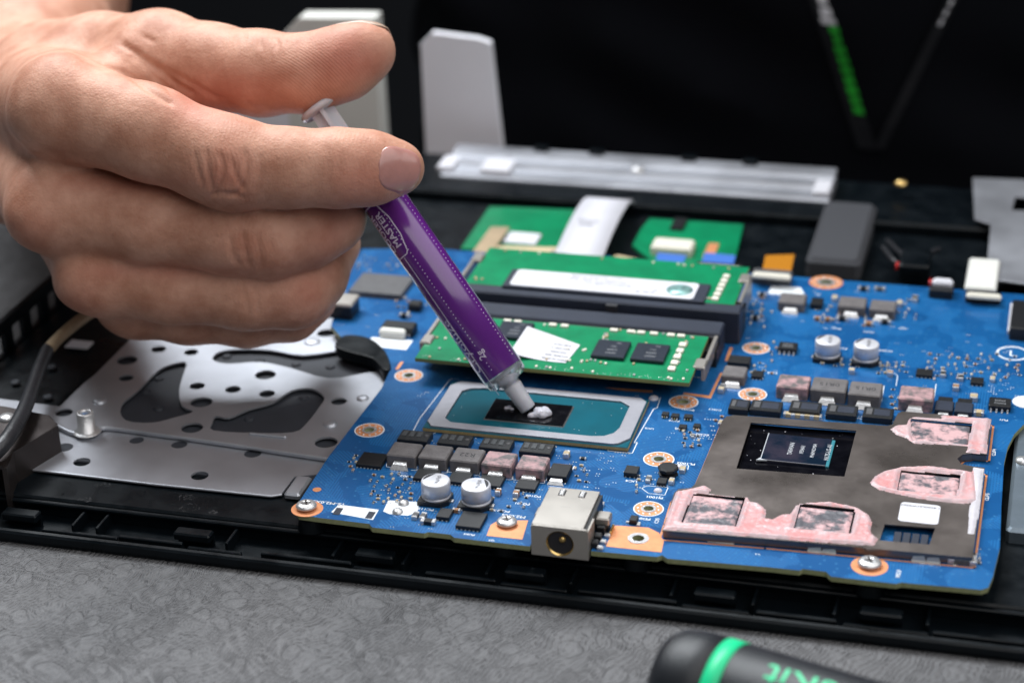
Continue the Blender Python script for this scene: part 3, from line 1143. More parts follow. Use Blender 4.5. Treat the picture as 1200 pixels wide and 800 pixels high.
bx('small_chip', 785, 270, 806, 259, -3.88, -2.9, 'chip_black', tb2)
bx('ribbon_connector', 762, 298, 815, 290, -3.88, -1.4, 'cream', tb2, 0.5)
bx('copper_pad', 823, 302, 843, 286, -3.88, -3.7, 'copper_pad', tb2)
bx('label_strip', 588, 285, 635, 276, -3.88, -3.2, 'label_white', tb, 0.6)
# tapes
for l, z, m, nm in (([(562, 302), (580, 288), (660, 290), (652, 304)], -2.4, 'cream_tape', 'cream_tape'), ([(712, 306), (722, 298), (768, 308), (772, 318)], -2.4, 'cream_tape', 'cream_tape'),
                    ([(548, 303), (575, 266), (597, 266), (570, 304)], -1.9, 'tan', 'tan_flex'), ([(767, 309), (771, 296), (804, 299), (800, 310)], -1.2, 'ffc_blue', 'blue_ribbon_end'),
                    ([(820, 312), (826, 296), (862, 299), (858, 314)], -1.0, 'ffc_blue', 'blue_ribbon_end'), ([(893, 318), (897, 299), (931, 298), (926, 322)], 0.8, 'kapton', 'amber_film'),
                    ([(530, 306), (536, 298), (568, 299), (566, 308)], -1.0, 'ffc_white', 'grey_connector'), ([(640, 303), (646, 294), (716, 300), (710, 309)], 0.2, 'ffc_navy', 'ribbon_stiffener')):
    plate(nm, polyP(l, z), [], z - 0.5, z, m, chassis)
# white flat ribbon cable arching over the touchpad gap
xa, xb = -19.6, -5.6
prof = spline([(98.5, 1.0), (104, 1.6), (112, 2.4), (124, 2.9), (136, 2.3), (143, 0.9), (146.5, -1.3)], 6)
mb = MB()
vv, ff = [], []
for y, z in prof:
    sh = (y - 98) * 0.02
    vv += [(xa - sh, y, z), (xb - sh, y, z), (xb - sh, y, z - 0.35), (xa - sh, y, z - 0.35)]
for i in range(len(prof) - 1):
    for k in range(4):
        ff.append((i * 4 + k, i * 4 + (k + 1) % 4, i * 4 + 4 + (k + 1) % 4, i * 4 + 4 + k))
mb.add(vv, ff, 'ffc_white', True)
rc = mb.build('flat_ribbon_cable', chassis)
mb = MB()
for k, (tx, ty, sz) in enumerate(((-14.6, 119.5, 2.4), (-14.6, 116.6, 2.0))):
    z = 2.75
    text_on(mb, 'E3264'[:5 - k], sz, tx, ty, z + 0.15, 'print_grey', 0.0)
mb.build('ribbon_print', rc)

# grey foam pad, wires and small plug beside it
a, b = P(943, 306, 0), P(1023, 238, 4)
MB().box(a[0], a[1] + 1, -5, a[0] + 15.5, a[1] + 47, 0.6, 'foam_grey', 1.4).build('foam_pad', chassis)
mb = MB()
for l in ([(1035, 290, 0), (1047, 305, 1), (1058, 312, 0)], [(1068, 312, 0), (1083, 300, 2), (1100, 292, 1)], [(1040, 282, -2), (1060, 300, 2), (1078, 306, 0)]):
    mb.tube(spline([P(*p) for p in l], 6), 0.8, 'cable_black', 8)
mb.build('wire_pair', chassis)
bx('speaker_plug', 1052, 330, 1092, 312, -2, 3.2, 'black_plastic', chassis, 0.6)
bx('red_wire', 1049, 316, 1054, 312, 0, 1.5, 'red', chassis, 0.3)
x, y, _ = P(1056, 214, 0)
MB().lathe([(1.9, 0), (1.7, 1.0), (0.001, 1.3)], 'gold', (x, y, -0.5), n=16, cap=False).build('brass_insert', chassis)
# silver bracket at the right
zr = 1.0
o_ = polyP([(1140, 208), (1300, 214), (1300, 345), (1155, 326), (1161, 262), (1142, 256)], zr)
h_ = polyP([(1186, 246), (1230, 248), (1228, 233), (1190, 230)], zr)
plate('side_bracket', o_, [h_], zr - 0.7, zr, 'steel', chassis, 0.2)
bx('bracket_tape', 1130, 340, 1172, 308, 1.1, 2.2, 'block_cream', chassis, 0.5)
# cooler block at the right edge
a = P(1178, 600, -2)
MB().box(a[0] + 0.5, a[1] - 8, -6, a[0] + 40, a[1] + 44, -1.5, 'cooler_metal', 0.8).build('cooler_base', chassis)
x, y, _ = P(1198, 541, -1.5)
MB().lathe([(1.6, 0), (1.5, .8), (0.001, 1.0)], 'tin', (x, y, -1.5), n=16, cap=False).build('rivet', chassis)
# ------------------------------------------------------------------ motherboard
board = thing('motherboard', 'blue laptop motherboard crowded with components, set in the black chassis', 'motherboard', (35, 20, -1.2))
front = [(350, 603), (372, 606), (433, 613.5), (436, 617.5), (497, 624.5), (502, 623), (528, 626), (532, 629.5), (575, 634.5), (619, 639.5), 'N', (696, 645.5), (770, 652), (776, 650), (782, 654), (900, 664), (937, 668),
         (941, 666), (968, 669.5), (974, 675), (1050, 683.5), (1056, 682), (1150, 690.5), (1158, 688)]
NX0, NX1 = P(623, 612, 5.5)[0] - .35, P(690, 620, 5.5)[0] + .35
kN = front.index('N')
fm = polyP(front[:kN])
fm += [(NX0, fm[-1][1]), (NX0, -50.0), (NX1, -50.0), (NX1, P(*front[kN + 1])[1])] + polyP(front[kN + 1:])
right = [(110.4, -50), (111.2, -38), (110.6, -20), (110.2, 0), (110.6, 8), (111.8, 15), (114.5, 22.5), (119, 29), (127, 35), (140, 39), (160, 40), (160, 97)]
lft = polyP([(424, 292), (395, 352), (388, 382), (402, 397), (440, 408), (455, 421), (457, 434), (447, 455), (385, 535), (345, 596)])
outline = fm + right + [(-55, 97)] + lft
holes = []
pads = [(433, 504, 3.3), (479, 440, 3.3), (801, 471, 3.3), (772, 538, 3.3), (760, 596, 3.1), (886, 408, 3.2), (882, 462, 3.2), (968, 331, 4.6)]
for px, py, r in pads:
    x, y, _ = P(px, py)
    holes.append(circle(x, y, r * 0.40, 18))
x, y, _ = P(748, 631)
holes.append(circle(x, y, 1.35, 18))
pcb = plate('circuit_board', outline, holes, -1.2, 0.0, 'pcb_blue', board, 0.0, mside='fr4_edge')

# copper areas and mounting pads ----------------------------------------
ZS = 0.045


def copper(poly, hole=None, nm='copper_area', z=0.06):
    return plate(nm, poly, [hole] if hole else [], 0.005, z, 'copper_pad', pcb)


for k, (px, py, r) in enumerate(pads):
    x, y, _ = P(px, py)
    mb = MB()
    mb.ring(x, y, r * 0.40, r, 0.01, 0.07, 'copper_pad')
    if k != 7:
        mb.ring(x, y, r * 1.02, r * 1.10, 0.01, 0.06, 'silk')
    for i in range(10):
        a = 2 * math.pi * i / 10
        mb.lathe([(0.32, 0.07), (0.26, 0.15), (0.001, 0.18)], 'tin', (x + r * .76 * math.cos(a), y + r * .76 * math.sin(a), 0), n=8, cap=False)
    mb.ring(x, y, r * 0.36, r * 0.56, 0.02, 0.16, 'tin')
    mb.lathe([(r * .38, -0.9), (0.001, -0.85)], 'tin', (x, y, 0), n=18, cap=False)
    mb.build('mounting_pad', pcb)


def screw(px, py, z, parent, r=2.5):
    x, y, _ = P(px, py, z)
    s_ = MB().lathe([(0.9, -5.0), (0.9, 0.0), (r, 0.02), (r, 0.35), (r * 0.86, 0.75), (r * 0.55, 0.98), (0.42, 1.02), (0.36, 0.45), (0.001, 0.42)], 'tin', (x, y, z), n=26, cap=False).build('screw', parent)
    mb = MB()
    for a in (0.4, 0.4 + math.pi / 2):
        mb.box(x - r * .52, y - 0.17, z + 0.93, x + r * .52, y + 0.17, z + 1.03, 'gunmetal', 0, a)
    mb.build('cross_recess', s_)
    return s_


x, y, _ = P(360, 596)
copper(circle(x, y, 3.6, 28), circle(x, y, 1.2, 16))
screw(359, 593, 0.6, board, 2.35)
copper(polyP([(570, 627.5), (575, 615), (584, 609.5), (619, 609.5), (612, 632)]))
screw(594, 612, 0.5, board, 2.3)
x, y, _ = P(748, 631)
copper(polyP([(710, 640), (721, 615.5), (760, 618), (772, 624), (778, 634), (775, 647)]), circle(x, y, 1.35, 18))
MB().ring(x, y, 1.3, 2.3, 0.07, 0.2, 'tin').build('solder_ring', pcb)
x, y, _ = P(1019, 663)
copper(circle(x, y, 3.9, 30), circle(x, y, 1.2, 16))
screw(1019, 660, 0.5, board, 2.5)
for l in ([(708, 454), (730, 457.5), (765, 460), (765, 457.5), (730, 455)], [(800, 462), (833, 467), (847, 437), (844, 436.5), (831, 463.5), (802, 460)],
          [(849, 423), (853, 423), (859, 407.5), (855, 407)], [(463, 433), (467, 433), (473, 424), (469, 424)], [(866, 388), (869, 388), (874, 373), (870, 373)]):
    copper(polyP(l))
x, y, _ = P(371.5, 573.5)
copper(circle(x, y, 1.0, 18), None, 'fiducial')

# silkscreen -------------------------------------------------------------
mb = MB()
W_ = 'silk'


def sl(pts, w=0.16, closed=False):
    line_on(mb, polyP(pts), w, ZS, W_, closed)


sl([(484, 505), (492, 490), (527, 445), (530, 444)], 0.2)
sl([(484, 505), (509, 508), (511, 506), (560, 511), (640, 519), (714, 526)], 0.18)
sl([(716, 520), (712, 528), (741, 531), (747, 518), (743, 519), (766, 479), (770, 478), (774, 466)], 0.2)
sl([(812, 441), (823, 443), (842, 400)], 0.18)
sl([(857, 392), (877, 342)], 0.16)
for a in ((455, 546, 487, 550), (490, 549, 523, 553), (527, 552, 561, 556), (564, 557, 599, 561), (603, 561, 637, 565)):
    sl([(a[0] - 2, a[1] - 3), (a[0] - 2, a[1] + 1), (a[0] + 6, a[1] + 1.5)], 0.18)
    sl([(a[2] + 3, a[3] - 16), (a[2] + 1, a[3] + 1), (a[2] - 5, a[3] + 0.8)], 0.18)
sl([(640, 563), (646, 547)], 0.2)
sl([(662, 567), (673, 546)], 0.2)
sl([(752, 572), (760, 578), (779, 580), (783, 571), (758, 569)], 0.16, True)
sl([(967, 487), (1003, 490), (1048, 494)], 0.2)
sl([(788, 543), (807, 545), (806, 550)], 0.16)
sl([(1048, 437), (1052, 440), (1050, 452)], 0.18)
sl([(1033, 470), (1036, 452)], 0.2)
sl([(1093, 476), (1097, 450)], 0.2)
sl([(1130, 483), (1137, 484), (1140, 476)], 0.2)
# circled letter and round white mark
x, y, _ = P(1187, 414)
mb.ring(x, y, 3.6, 4.15, 0.01, ZS + 0.01, W_)
text_on(mb, 'L', 4.6, x, y - 0.2, ZS, W_, 0.0)
x, y, _ = P(1203, 471)
mb.lathe([(3.4, 0.02), (3.4, ZS), (0.001, ZS)], W_, (x, y, 0), n=28, cap=False)
# printed white fields
for l in ([(388, 600), (397, 591), (444, 597), (437, 609)], [(449, 599), (455, 586), (492, 588), (489, 600), (478, 604), (456, 602)], [(426, 405), (436, 395), (484, 399), (476, 410)],
          [(904, 335), (938, 337), (944, 347), (900, 344)]):
    vv, ff = fill2d(polyP(l), [], 0.01, ZS)
    mb.add(vv, ff, W_)
words = [('15-M2.0X5', 385, 589, 1.5), ('M2.0X5', 602, 604.5, 1.5), ('PU903', 436, 531.5, 1.2), ('PL901', 466, 550.5, 1.1), ('PU902', 478, 558, 1.2), ('PC112', 499, 596.5, 1.2), ('PC113', 588, 598.5, 1.2), ('PQ101', 612, 590, 1.1),
         ('PQ102', 625, 581, 1.1), ('PJ1001', 767, 582.5, 1.25), ('PL1002', 804, 543, 1.25), ('UC4', 740, 563.5, 1.25), ('PD01', 754, 607.5, 1.25), ('CLIP1', 845, 632, 1.3), ('CLIP2', 964, 646, 1.3), ('CLIP3', 1086, 660, 1.1),
         ('RC202', 823, 509, 1.0), ('RC14', 790, 493, 1.0), ('RC92', 797, 502, 1.0), ('RC151', 806, 480, 1.0), ('C1013', 838, 480, 1.0), ('PU1', 1176, 492, 1.1), ('PC501', 985, 408, 1.1), ('PC502', 1038, 411, 1.1), ('UC6', 761, 502, 1.0),
         ('U23', 905, 437, 1.3), ('PR331', 980, 385, 0.9), ('PR332', 1018, 389, 0.9), ('PC74', 1058, 385, 0.9), ('JB1', 958, 345, 1.0), ('Q5', 576, 633, 0.9), ('PU64', 550, 626, 1.0)]
for t, px, py, sz in words:
    x, y, _ = P(px, py)
    text_on(mb, t, sz, x, y, ZS, W_, math.pi, 1.15)
for t, px, py, sz in (('CLIP4', 1165, 530, 1.2), ('CLIP5', 1157, 582, 1.2), ('M2.0', 1053, 672, 1.3), ('C35', 770, 610, 1.2)):
    x, y, _ = P(px, py)
    text_on(mb, t, sz, x, y, ZS, W_, math.pi / 2, 1.15)
# pad dots
rs = random.Random(3)


def dots(px0, py0, px1, py1, n, m='tin', r=0.22):
    for _ in range(n):
        if rs.random() < .3:
            continue
        x, y, _z = P(rs.uniform(px0, px1), rs.uniform(py0, py1))
        x, y = round(x / .65) * .65, round(y / 1.1) * 1.1
        rr = r * rs.uniform(0.5, 0.95)
        mb.lathe([(rr, 0.01), (rr, ZS + 0.02), (0.001, ZS + 0.05)], m, (x + .65, y, 0), n=7, cap=False)
        mb.lathe([(rr, 0.01), (rr, ZS + 0.02), (0.001, ZS + 0.05)], m, (x, y, 0), n=7, cap=False)


for a in ((650, 522, 735, 552, 46), (500, 512, 650, 520, 30), (430, 563, 490, 592, 26), (470, 455, 505, 470, 3), (530, 442, 600, 446, 6), (780, 486, 840, 515, 26), (745, 462, 770, 470, 6), (740, 545, 800, 575, 26), (880, 420, 910, 440, 10),
          (1040, 400, 1190, 465, 60), (960, 480, 1050, 495, 16), (900, 340, 1060, 385, 40), (1085, 640, 1150, 665, 14), (680, 545, 720, 575, 10), (1130, 385, 1170, 402, 5), (590, 560, 660, 600, 16), (820, 645, 900, 655, 3),
          (395, 300, 480, 395, 34), (440, 592, 530, 622, 14), (870, 340, 905, 400, 14), (1155, 445, 1195, 470, 14)):
    dots(*a[:4], a[4], rs.choice(['tin', 'silk']))
sk = mb.build('silkscreen_and_pads', pcb, 'stuff')

# tiny passives, too small to tell apart -------------------------------------------------
mb = MB()
rt_ = random.Random(11)


def tiny(x, y, L, Wd, hh, m, vert):
    e = L * 0.27
    if vert:
        mb.box(x - Wd / 2 * .94, y - L / 2 + e, 0.02, x + Wd / 2 * .94, y + L / 2 - e, hh * .96, m)
        mb.box(x - Wd / 2, y - L / 2, 0.02, x + Wd / 2, y - L / 2 + e, hh, 'tin', 0.08)
        mb.box(x - Wd / 2, y + L / 2 - e, 0.02, x + Wd / 2, y + L / 2, hh, 'tin', 0.08)
    else:
        mb.box(x - L / 2 + e, y - Wd / 2 * .94, 0.02, x + L / 2 - e, y + Wd / 2 * .94, hh * .96, m)
        mb.box(x - L / 2, y - Wd / 2, 0.02, x - L / 2 + e, y + Wd / 2, hh, 'tin', 0.08)
        mb.box(x + L / 2 - e, y - Wd / 2, 0.02, x + L / 2, y + Wd / 2, hh, 'tin', 0.08)


def scatter(px0, py0, px1, py1, n, big=1.0):
    n = int(n * 1.7)
    used = []
    k = 0
    while k < n * 6 and len(used) < n:
        k += 1
        px, py = rt_.uniform(px0, px1), rt_.uniform(py0, py1)
        x, y, _ = P(px, py)
        x, y = round(x / 0.55) * 0.55, round(y / 0.55) * 0.55
        if any(abs(x - a) < 1.3 * big and abs(y - b) < 1.3 * big for a, b in used):
            continue
        used.append((x, y))
        if rt_.random() < 0.35:
            tiny(x, y, 1.0 * big, 0.5 * big, 0.32 * big, 'chip_black', rt_.random() < .5)
        else:
            tiny(x, y, 1.05 * big, 0.55 * big, 0.5 * big, rt_.choice(['tan_cap', 'brown_cap', 'tan_cap', 'chip_grey']), rt_.random() < .5)


for a in ((434, 556, 482, 590, 26), (408, 534, 418, 552, 4), (490, 590, 492, 592, 0), (500, 560, 545, 568, 5), (655, 545, 690, 570, 5), (742, 556, 752, 580, 4), (790, 488, 826, 494, 0), (838, 487, 846, 497, 3), (800, 505, 820, 525, 9),
          (898, 398, 912, 425, 4), (880, 425, 905, 445, 6), (1085, 415, 1140, 445, 18), (1140, 415, 1195, 448, 14), (1050, 425, 1062, 440, 4), (1045, 455, 1052, 480, 4), (880, 345, 905, 385, 8), (955, 358, 985, 378, 7),
          (1010, 368, 1020, 382, 4), (1045, 350, 1075, 375, 8), (918, 484, 962, 489, 0), (400, 300, 480, 318, 12), (462, 345, 500, 372, 8), (640, 522, 650, 530, 3), (540, 583, 600, 600, 5), (604, 576, 620, 596, 4), (700, 520, 735, 545, 0),
          (1112, 650, 1118, 662, 2), (1142, 650, 1148, 662, 2), (1030, 425, 1045, 440, 4), (960, 425, 1040, 430, 9)):
    if a[4]:
        scatter(*a)
mb.build('tiny_passives', pcb, 'stuff')


# named components ----------------------------------------------------------------------
def fb(name, l, r, d, h, m, parent=None, bev=0.15, z=0.03):
    a, b = P(*l, z), P(*r, z)
    yf = (a[1] + b[1]) / 2
    return MB().box(a[0], yf, z, b[0], yf + d, h, m, bev).build(name, parent or board), (a[0], yf, b[0], yf + d)


def lead(parent, x, y, w, h, m='tin'):
    mb = MB()
    vv = [(x - w / 2, y, h), (x + w / 2, y, h), (x + w * .56, y - 0.9, h * .75), (x - w * .56, y - 0.9, h * .75), (x - w * .75, y - 1.7, 0.12), (x + w * .75, y - 1.7, 0.12)]
    mb.add(vv + [(a, b + 0.12, c - 0.04) for a, b, c in vv], [(0, 1, 2, 3), (3, 2, 5, 4), (7, 6, 9, 8), (8, 9, 10, 11)], m)
    mb.add([(x - w / 2, y - 0.05, h), (x + w / 2, y - 0.05, h), (x + w / 2, y - 0.3, h * .55), (x - w / 2, y - 0.3, h * .55)], [(0, 1, 2, 3)], m)
    return mb.build('lead', parent)


def inductor(l, r, d, h, m='ferrite', mark=None, lab=None, lw=3.0):
    o, (x0, y0, x1, y1) = fb('inductor', l, r, d, h, m, None, 0.3)
    lead(o, (x0 + x1) / 2, y0 - 0.02, lw, h * .5)
    if mark:
        mb = MB()
        text_on(mb, mark, 2.4, (x0 + x1) / 2, (y0 + y1) / 2, h + 0.02, 'print_dark', math.pi)
        mb.build('marking', o)
    if lab:
        o['label'] = lab
    return o


inductor((453, 545.5), (487, 549), 6.6, 3.1)
inductor((490, 548.5), (523, 552), 6.6, 3.1, 'ferrite')
inductor((527, 552), (561, 556), 6.6, 3.1, 'ferrite', 'R22')
inductor((564, 556.5), (599, 560.5), 6.6, 3.1, 'ferrite_smeared', None, 'inductor smeared with pink paste')
inductor((604, 561), (637, 565), 6.6, 3.1, 'ferrite_smeared')
inductor((909, 466), (946, 469.5), 7.0, 3.3, 'ferrite_smeared')
inductor((949, 469.5), (990, 474), 7.2, 3.3, 'ferrite', '0R15')
inductor((993, 474.5), (1031, 479), 7.2, 3.3, 'ferrite', '0R15')
inductor((1052, 480), (1092, 484), 7.2, 3.3, 'ferrite_smeared', None, 'inductor coated with pink paste residue')
inductor((845, 450), (872, 453), 6.0, 2.6, 'ferrite')
inductor((911, 364), (942, 366), 6.5, 2.6, 'ferrite')
inductor((981, 368), (1013, 371), 6.5, 2.6, 'ferrite')
inductor((1018, 372), (1048, 375), 6.5, 2.6, 'ferrite')
# round choke
x, y, _ = P(783, 556)
ck = MB().lathe([(2.3, 0.05), (2.3, 0.5), (1.7, 0.7), (1.7, 1.2), (2.4, 1.4), (2.4, 2.0), (2.1, 2.2), (0.001, 2.2)], 'chip_black', (x, y, 0), n=8, smooth=False, cap=False).build('round_choke', board)

# transistor packages behind and between the inductors
def mosfet(l, r, d=5.2, h=1.2, steps=True):
    o, (x0, y0, x1, y1) = fb('transistor', l, r, d, h, 'chip_black', None, 0.15)
    w = x1 - x0
    if steps:
        for k in range(3):
            MB().box(x0 + w * (0.08 + .24 * k), y0 + d * .35, h - 0.05, x0 + w * (0.24 + .24 * k), y0 + d * .85, h + 0.14, 'ferrite_dark', 0.06).build('pad', o)
        MB().lathe([(0.55, h), (0.55, h + 0.05), (0.001, h + 0.05)], 'chip_grey', (x0 + w * .86, y0 + d * .6, 0), n=12, cap=False).build('dot', o)
    return o


mosfet((465, 521), (501, 524), 5.0, 1.6)
mosfet((512, 525), (549, 529), 5.0, 1.6)
mosfet((561, 530), (597, 534), 5.0, 1.6)
mosfet((608, 535), (645, 539), 5.0, 1.6)
o, bb = fb('transistor', (641, 563), (664, 566), 6.0, 1.6, 'chip_black')
lead(o, (bb[0] + bb[2]) / 2, bb[1], 2.6, 1.0)
MB().box(bb[0] + .4, bb[3] - 0.2, 0.3, bb[2] - .4, bb[3] + 0.5, 1.3, 'copper_pad', 0.1).build('tab', o)
for l, r in (((853, 485), (876, 487.5)), ((878, 486), (914, 490)), ((924, 487), (960, 491)), ((967, 491), (1003, 494.5)), ((1010, 494.5), (1045, 498))):
    o, bb = fb('transistor', l, r, 5.4, 1.7, 'chip_black')
    w = bb[2] - bb[0]
    MB().box(bb[0] + w * .1, bb[1] + 1.2, 1.68, bb[0] + w * .3, bb[3] - 1.0, 1.8, 'chip_grey', 0.05).build('window', o)
    MB().box(bb[0] + w * .36, bb[1] + 1.2, 1.68, bb[2] - w * .1, bb[3] - 1.0, 1.76, 'slot_plastic', 0.05).build('window', o)
for l, r in (((1095, 485), (1116, 487)), ((1118, 487), (1139, 489))):
    o, bb = fb('transistor', l, r, 5.0, 1.4, 'slot_plastic')
    lead(o, (bb[0] + bb[2]) / 2, bb[1], 2.2, 0.7)
    MB().box(bb[0] + .4, bb[3] - .1, 0.05, bb[2] - .4, bb[3] + 2.5, 1.2, 'chip_black', 0.1).build('body_tab', o)
o, bb = fb('transistor', (852, 431), (878, 433), 4.2, 1.8, 'chip_black')
o, bb = fb('transistor', (949, 362), (963, 363), 4.5, 1.6, 'chip_black')

# flat driver chips with pin rows
def qfn(l, r, d, h=0.9, m='chip_black', pins=True, name='driver_chip'):
    o, (x0, y0, x1, y1) = fb(name, l, r, d, h, m, None, 0.08)
    if pins:
        mb = MB()
        n_ = max(3, int((x1 - x0) / 0.8))
        for i in range(n_):
            xx = x0 + (i + .5) * (x1 - x0) / n_
            mb.box(xx - .16, y0 - 0.35, 0.03, xx + .16, y0 + 0.1, 0.22, 'tin')
        mb.build('pin_row', o)
    return o


qfn((417, 547), (446, 550.5), 6.2)
qfn((484, 563), (510, 566.5), 5.0)
qfn((524, 567), (548, 570), 5.0)
qfn((559, 570.5), (586, 574), 5.2)
qfn((603, 574.5), (627, 577.5), 5.2)
qfn((534, 619), (562, 623.5), 6.6, 1.0, 'chip_black')
qfn((511, 609), (526, 611), 4.0, 1.0)
qfn((731, 558), (746, 560.5), 3.6, 1.2)
qfn((769, 569), (780, 570), 2.6, 0.9)
qfn((1137, 451), (1152, 453), 3.2, 0.9)
qfn((1073, 442), (1092, 443.5), 3.6, 0.9)
qfn((880, 444), (893, 445), 3.4, 0.9)
o = qfn((408, 347), (470, 351), 13.0, 1.5, 'chip_grey', True, 'controller_chip')
o['label'] = 'large grey controller chip'


def soic(l, r, d, h=1.5, n_=4):
    o, (x0, y0, x1, y1) = fb('memory_chip', l, r, d, h, 'chip_black', None, 0.2, 0.15)
    for i in range(n_):
        xx = x0 + (i + .5) * (x1 - x0) / n_
        mb = MB()
        for s0, y00 in ((-1, y0), (1, y1)):
            mb.box(xx - .2, min(y00, y00 + s0 * .45), 0.5, xx + .2, max(y00, y00 + s0 * .45), 0.7, 'tin')
            mb.box(xx - .2, min(y00 + s0 * .3, y00 + s0 * 1.1), 0.03, xx + .2, max(y00 + s0 * .3, y00 + s0 * 1.1), 0.2, 'tin')
            mb.box(xx - .2, min(y00 + s0 * .3, y00 + s0 * .5), 0.1, xx + .2, max(y00 + s0 * .3, y00 + s0 * .5), 0.65, 'tin')
        mb.build('leg_pair', o)
    mb = MB()
    for k in range(2):
        text_on(mb, ('25Q64', 'FWSIQ')[k], 0.9, (x0 + x1) / 2, y0 + d * (.62 - .3 * k), h + 0.02, 'marking', math.pi)
    mb.build('marking', o)
    return o


soic((1158, 480), (1184, 482.5), 4.6)
soic((911, 413), (933, 414.5), 4.0)
for l, r in (((775, 489), (783, 490)), ((786, 491), (795, 492)), ((801, 492), (811, 493)), ((795, 504), (804, 505)), ((812, 503), (820, 504))):
    o, bb = fb('small_transistor', l, r, 1.8, 0.9, 'chip_black', None, 0.1)
    for i in range(3):
        xx = bb[0] + (i + .5) * (bb[2] - bb[0]) / 3
        MB().box(xx - .13, bb[1] - .5, 0.03, xx + .13, bb[1] + .1, 0.5, 'gold' if i == 1 else 'tin').build('leg', o)
o, bb = fb('small_transistor', (737, 614), (746, 615), 2.4, 1.1, 'chip_black', None, 0.1)
for i, xx in enumerate((bb[0] - .4, bb[2] + .4)):
    MB().box(xx - .4, bb[1] + (-.4 if i else .3), 0.03, xx + .4, bb[1] + .9, 0.4, 'tin', 0.08).build('leg', o)
o, bb = fb('large_resistor', (1118, 661), (1136, 662.5), 3.0, 1.2, 'chip_grey', None, 0.1)
for xx in (bb[0] - .7, bb[2] + .7):
    MB().box(xx - .7, bb[1], 0.03, xx + .7, bb[3], 1.15, 'tin', 0.12).build('end_cap', o)

# mid-size ceramic capacitors and resistors, each its own part
def passive(px, py, L, Wd, h, m, vert=False, name='ceramic_capacitor'):
    x, y, _ = P(px, py)
    dx, dy = (Wd / 2, L / 2) if vert else (L / 2, Wd / 2)
    o = MB().box(x - dx * (1 if vert else .5), y - dy * (.5 if vert else 1), 0.03, x + dx * (1 if vert else .5), y + dy * (.5 if vert else 1), h, m, 0.05).build(name, board)
    for s0 in (-1, 1):
        if vert:
            MB().box(x - dx, min(y + s0 * dy * .5, y + s0 * dy), 0.03, x + dx, max(y + s0 * dy * .5, y + s0 * dy), h + .03, 'tin', 0.1).build('end_cap', o)
        else:
            MB().box(min(x + s0 * dx * .5, x + s0 * dx), y - dy, 0.03, max(x + s0 * dx * .5, x + s0 * dx), y + dy, h + .03, 'tin', 0.1).build('end_cap', o)
    return o


for a in ((584, 579, 1.9, 1.2, 1.2, 'brown_cap', True), (605, 581, 2.0, 1.3, 1.2, 'brown_cap', True), (535, 600, 1.8, 1.0, .9, 'brown_cap'), (487, 606, 2.6, 1.3, .9, 'chip_grey', True), (496, 607, 2.6, 1.3, .9, 'chip_grey', True),
          (502, 613, 3.4, 1.6, .9, 'chip_black'), (664, 535, 2.2, 1.4, 1.2, 'tan_cap', True), (760, 563, 2.6, 1.2, .8, 'chip_grey', True), (800, 552, 2.4, 1.3, 1.0, 'tan_cap', True), (787, 566, 2.0, 1.2, 1.0, 'tan_cap', True),
          (847, 456, 2.0, 1.4, 1.2, 'chip_grey', True), (845, 459, 2.0, 1.4, 1.2, 'tan_cap', True), (924, 487.5, 2.4, 1.6, 1.0, 'tan_cap'), (935, 488.5, 2.4, 1.6, 1.0, 'tan_cap'), (946, 489.5, 2.4, 1.6, 1.0, 'tan_cap'),
          (957, 490.5, 2.4, 1.6, 1.0, 'tan_cap'), (986, 491, 2.6, 1.4, .7, 'slot_plastic'), (1043, 440, 1.7, 1.4, 1.2, 'brown_cap', True), (998, 437, 1.7, 1.4, 1.2, 'tan_cap', True), (1147, 486, 2.4, 1.8, 1.1, 'tan_cap'),
          (1141, 468, 2.6, 1.8, 1.2, 'tan_cap', True), (1120, 456, 2.2, 1.5, 1.1, 'brown_cap', True), (1126, 444, 2.6, 1.3, .9, 'chip_black', True), (1105, 440, 2.6, 1.3, .9, 'chip_black', True), (1163, 446, 2.2, 1.2, .9, 'tan_cap', True),
          (978, 352, 2.6, 1.5, 1.2, 'tan_cap', True), (1054, 358, 2.6, 1.5, 1.2, 'tan_cap', True), (1018, 381, 2.4, 1.6, 1.0, 'brown_cap'), (987, 375, 3.0, 1.6, 1.0, 'chip_black'), (1037, 379, 3.0, 1.6, 1.0, 'chip_black'),
          (958, 375, 2.0, 1.2, 1.0, 'brown_cap'), (970, 376, 2.0, 1.2, 1.0, 'brown_cap'), (1012, 340, 3.0, 1.6, 1.0, 'chip_black'), (1031, 340, 3.0, 1.6, .9, 'chip_grey'), (1072, 352, 3.0, 1.6, 1.0, 'chip_black', True),
          (893, 348, 2.4, 1.5, 1.2, 'chip_black'), (885, 375, 2.4, 1.5, 1.2, 'chip_black'), (845, 497, 2.2, 1.2, .8, 'tan_cap', True), (640, 531, 2.2, 1.4, 1.1, 'tan_cap', True), (812, 512, 1.6, .9, .6, 'chip_grey', True),
          (702, 592, 2.4, 1.3, .8, 'chip_black'), (683, 538, 1.6, .9, .5, 'chip_black'), (474, 372, 2.6, 1.5, 1.2, 'chip_black'), (486, 361, 2.4, 1.5, 1.2, 'chip_black')):
    passive(*a)

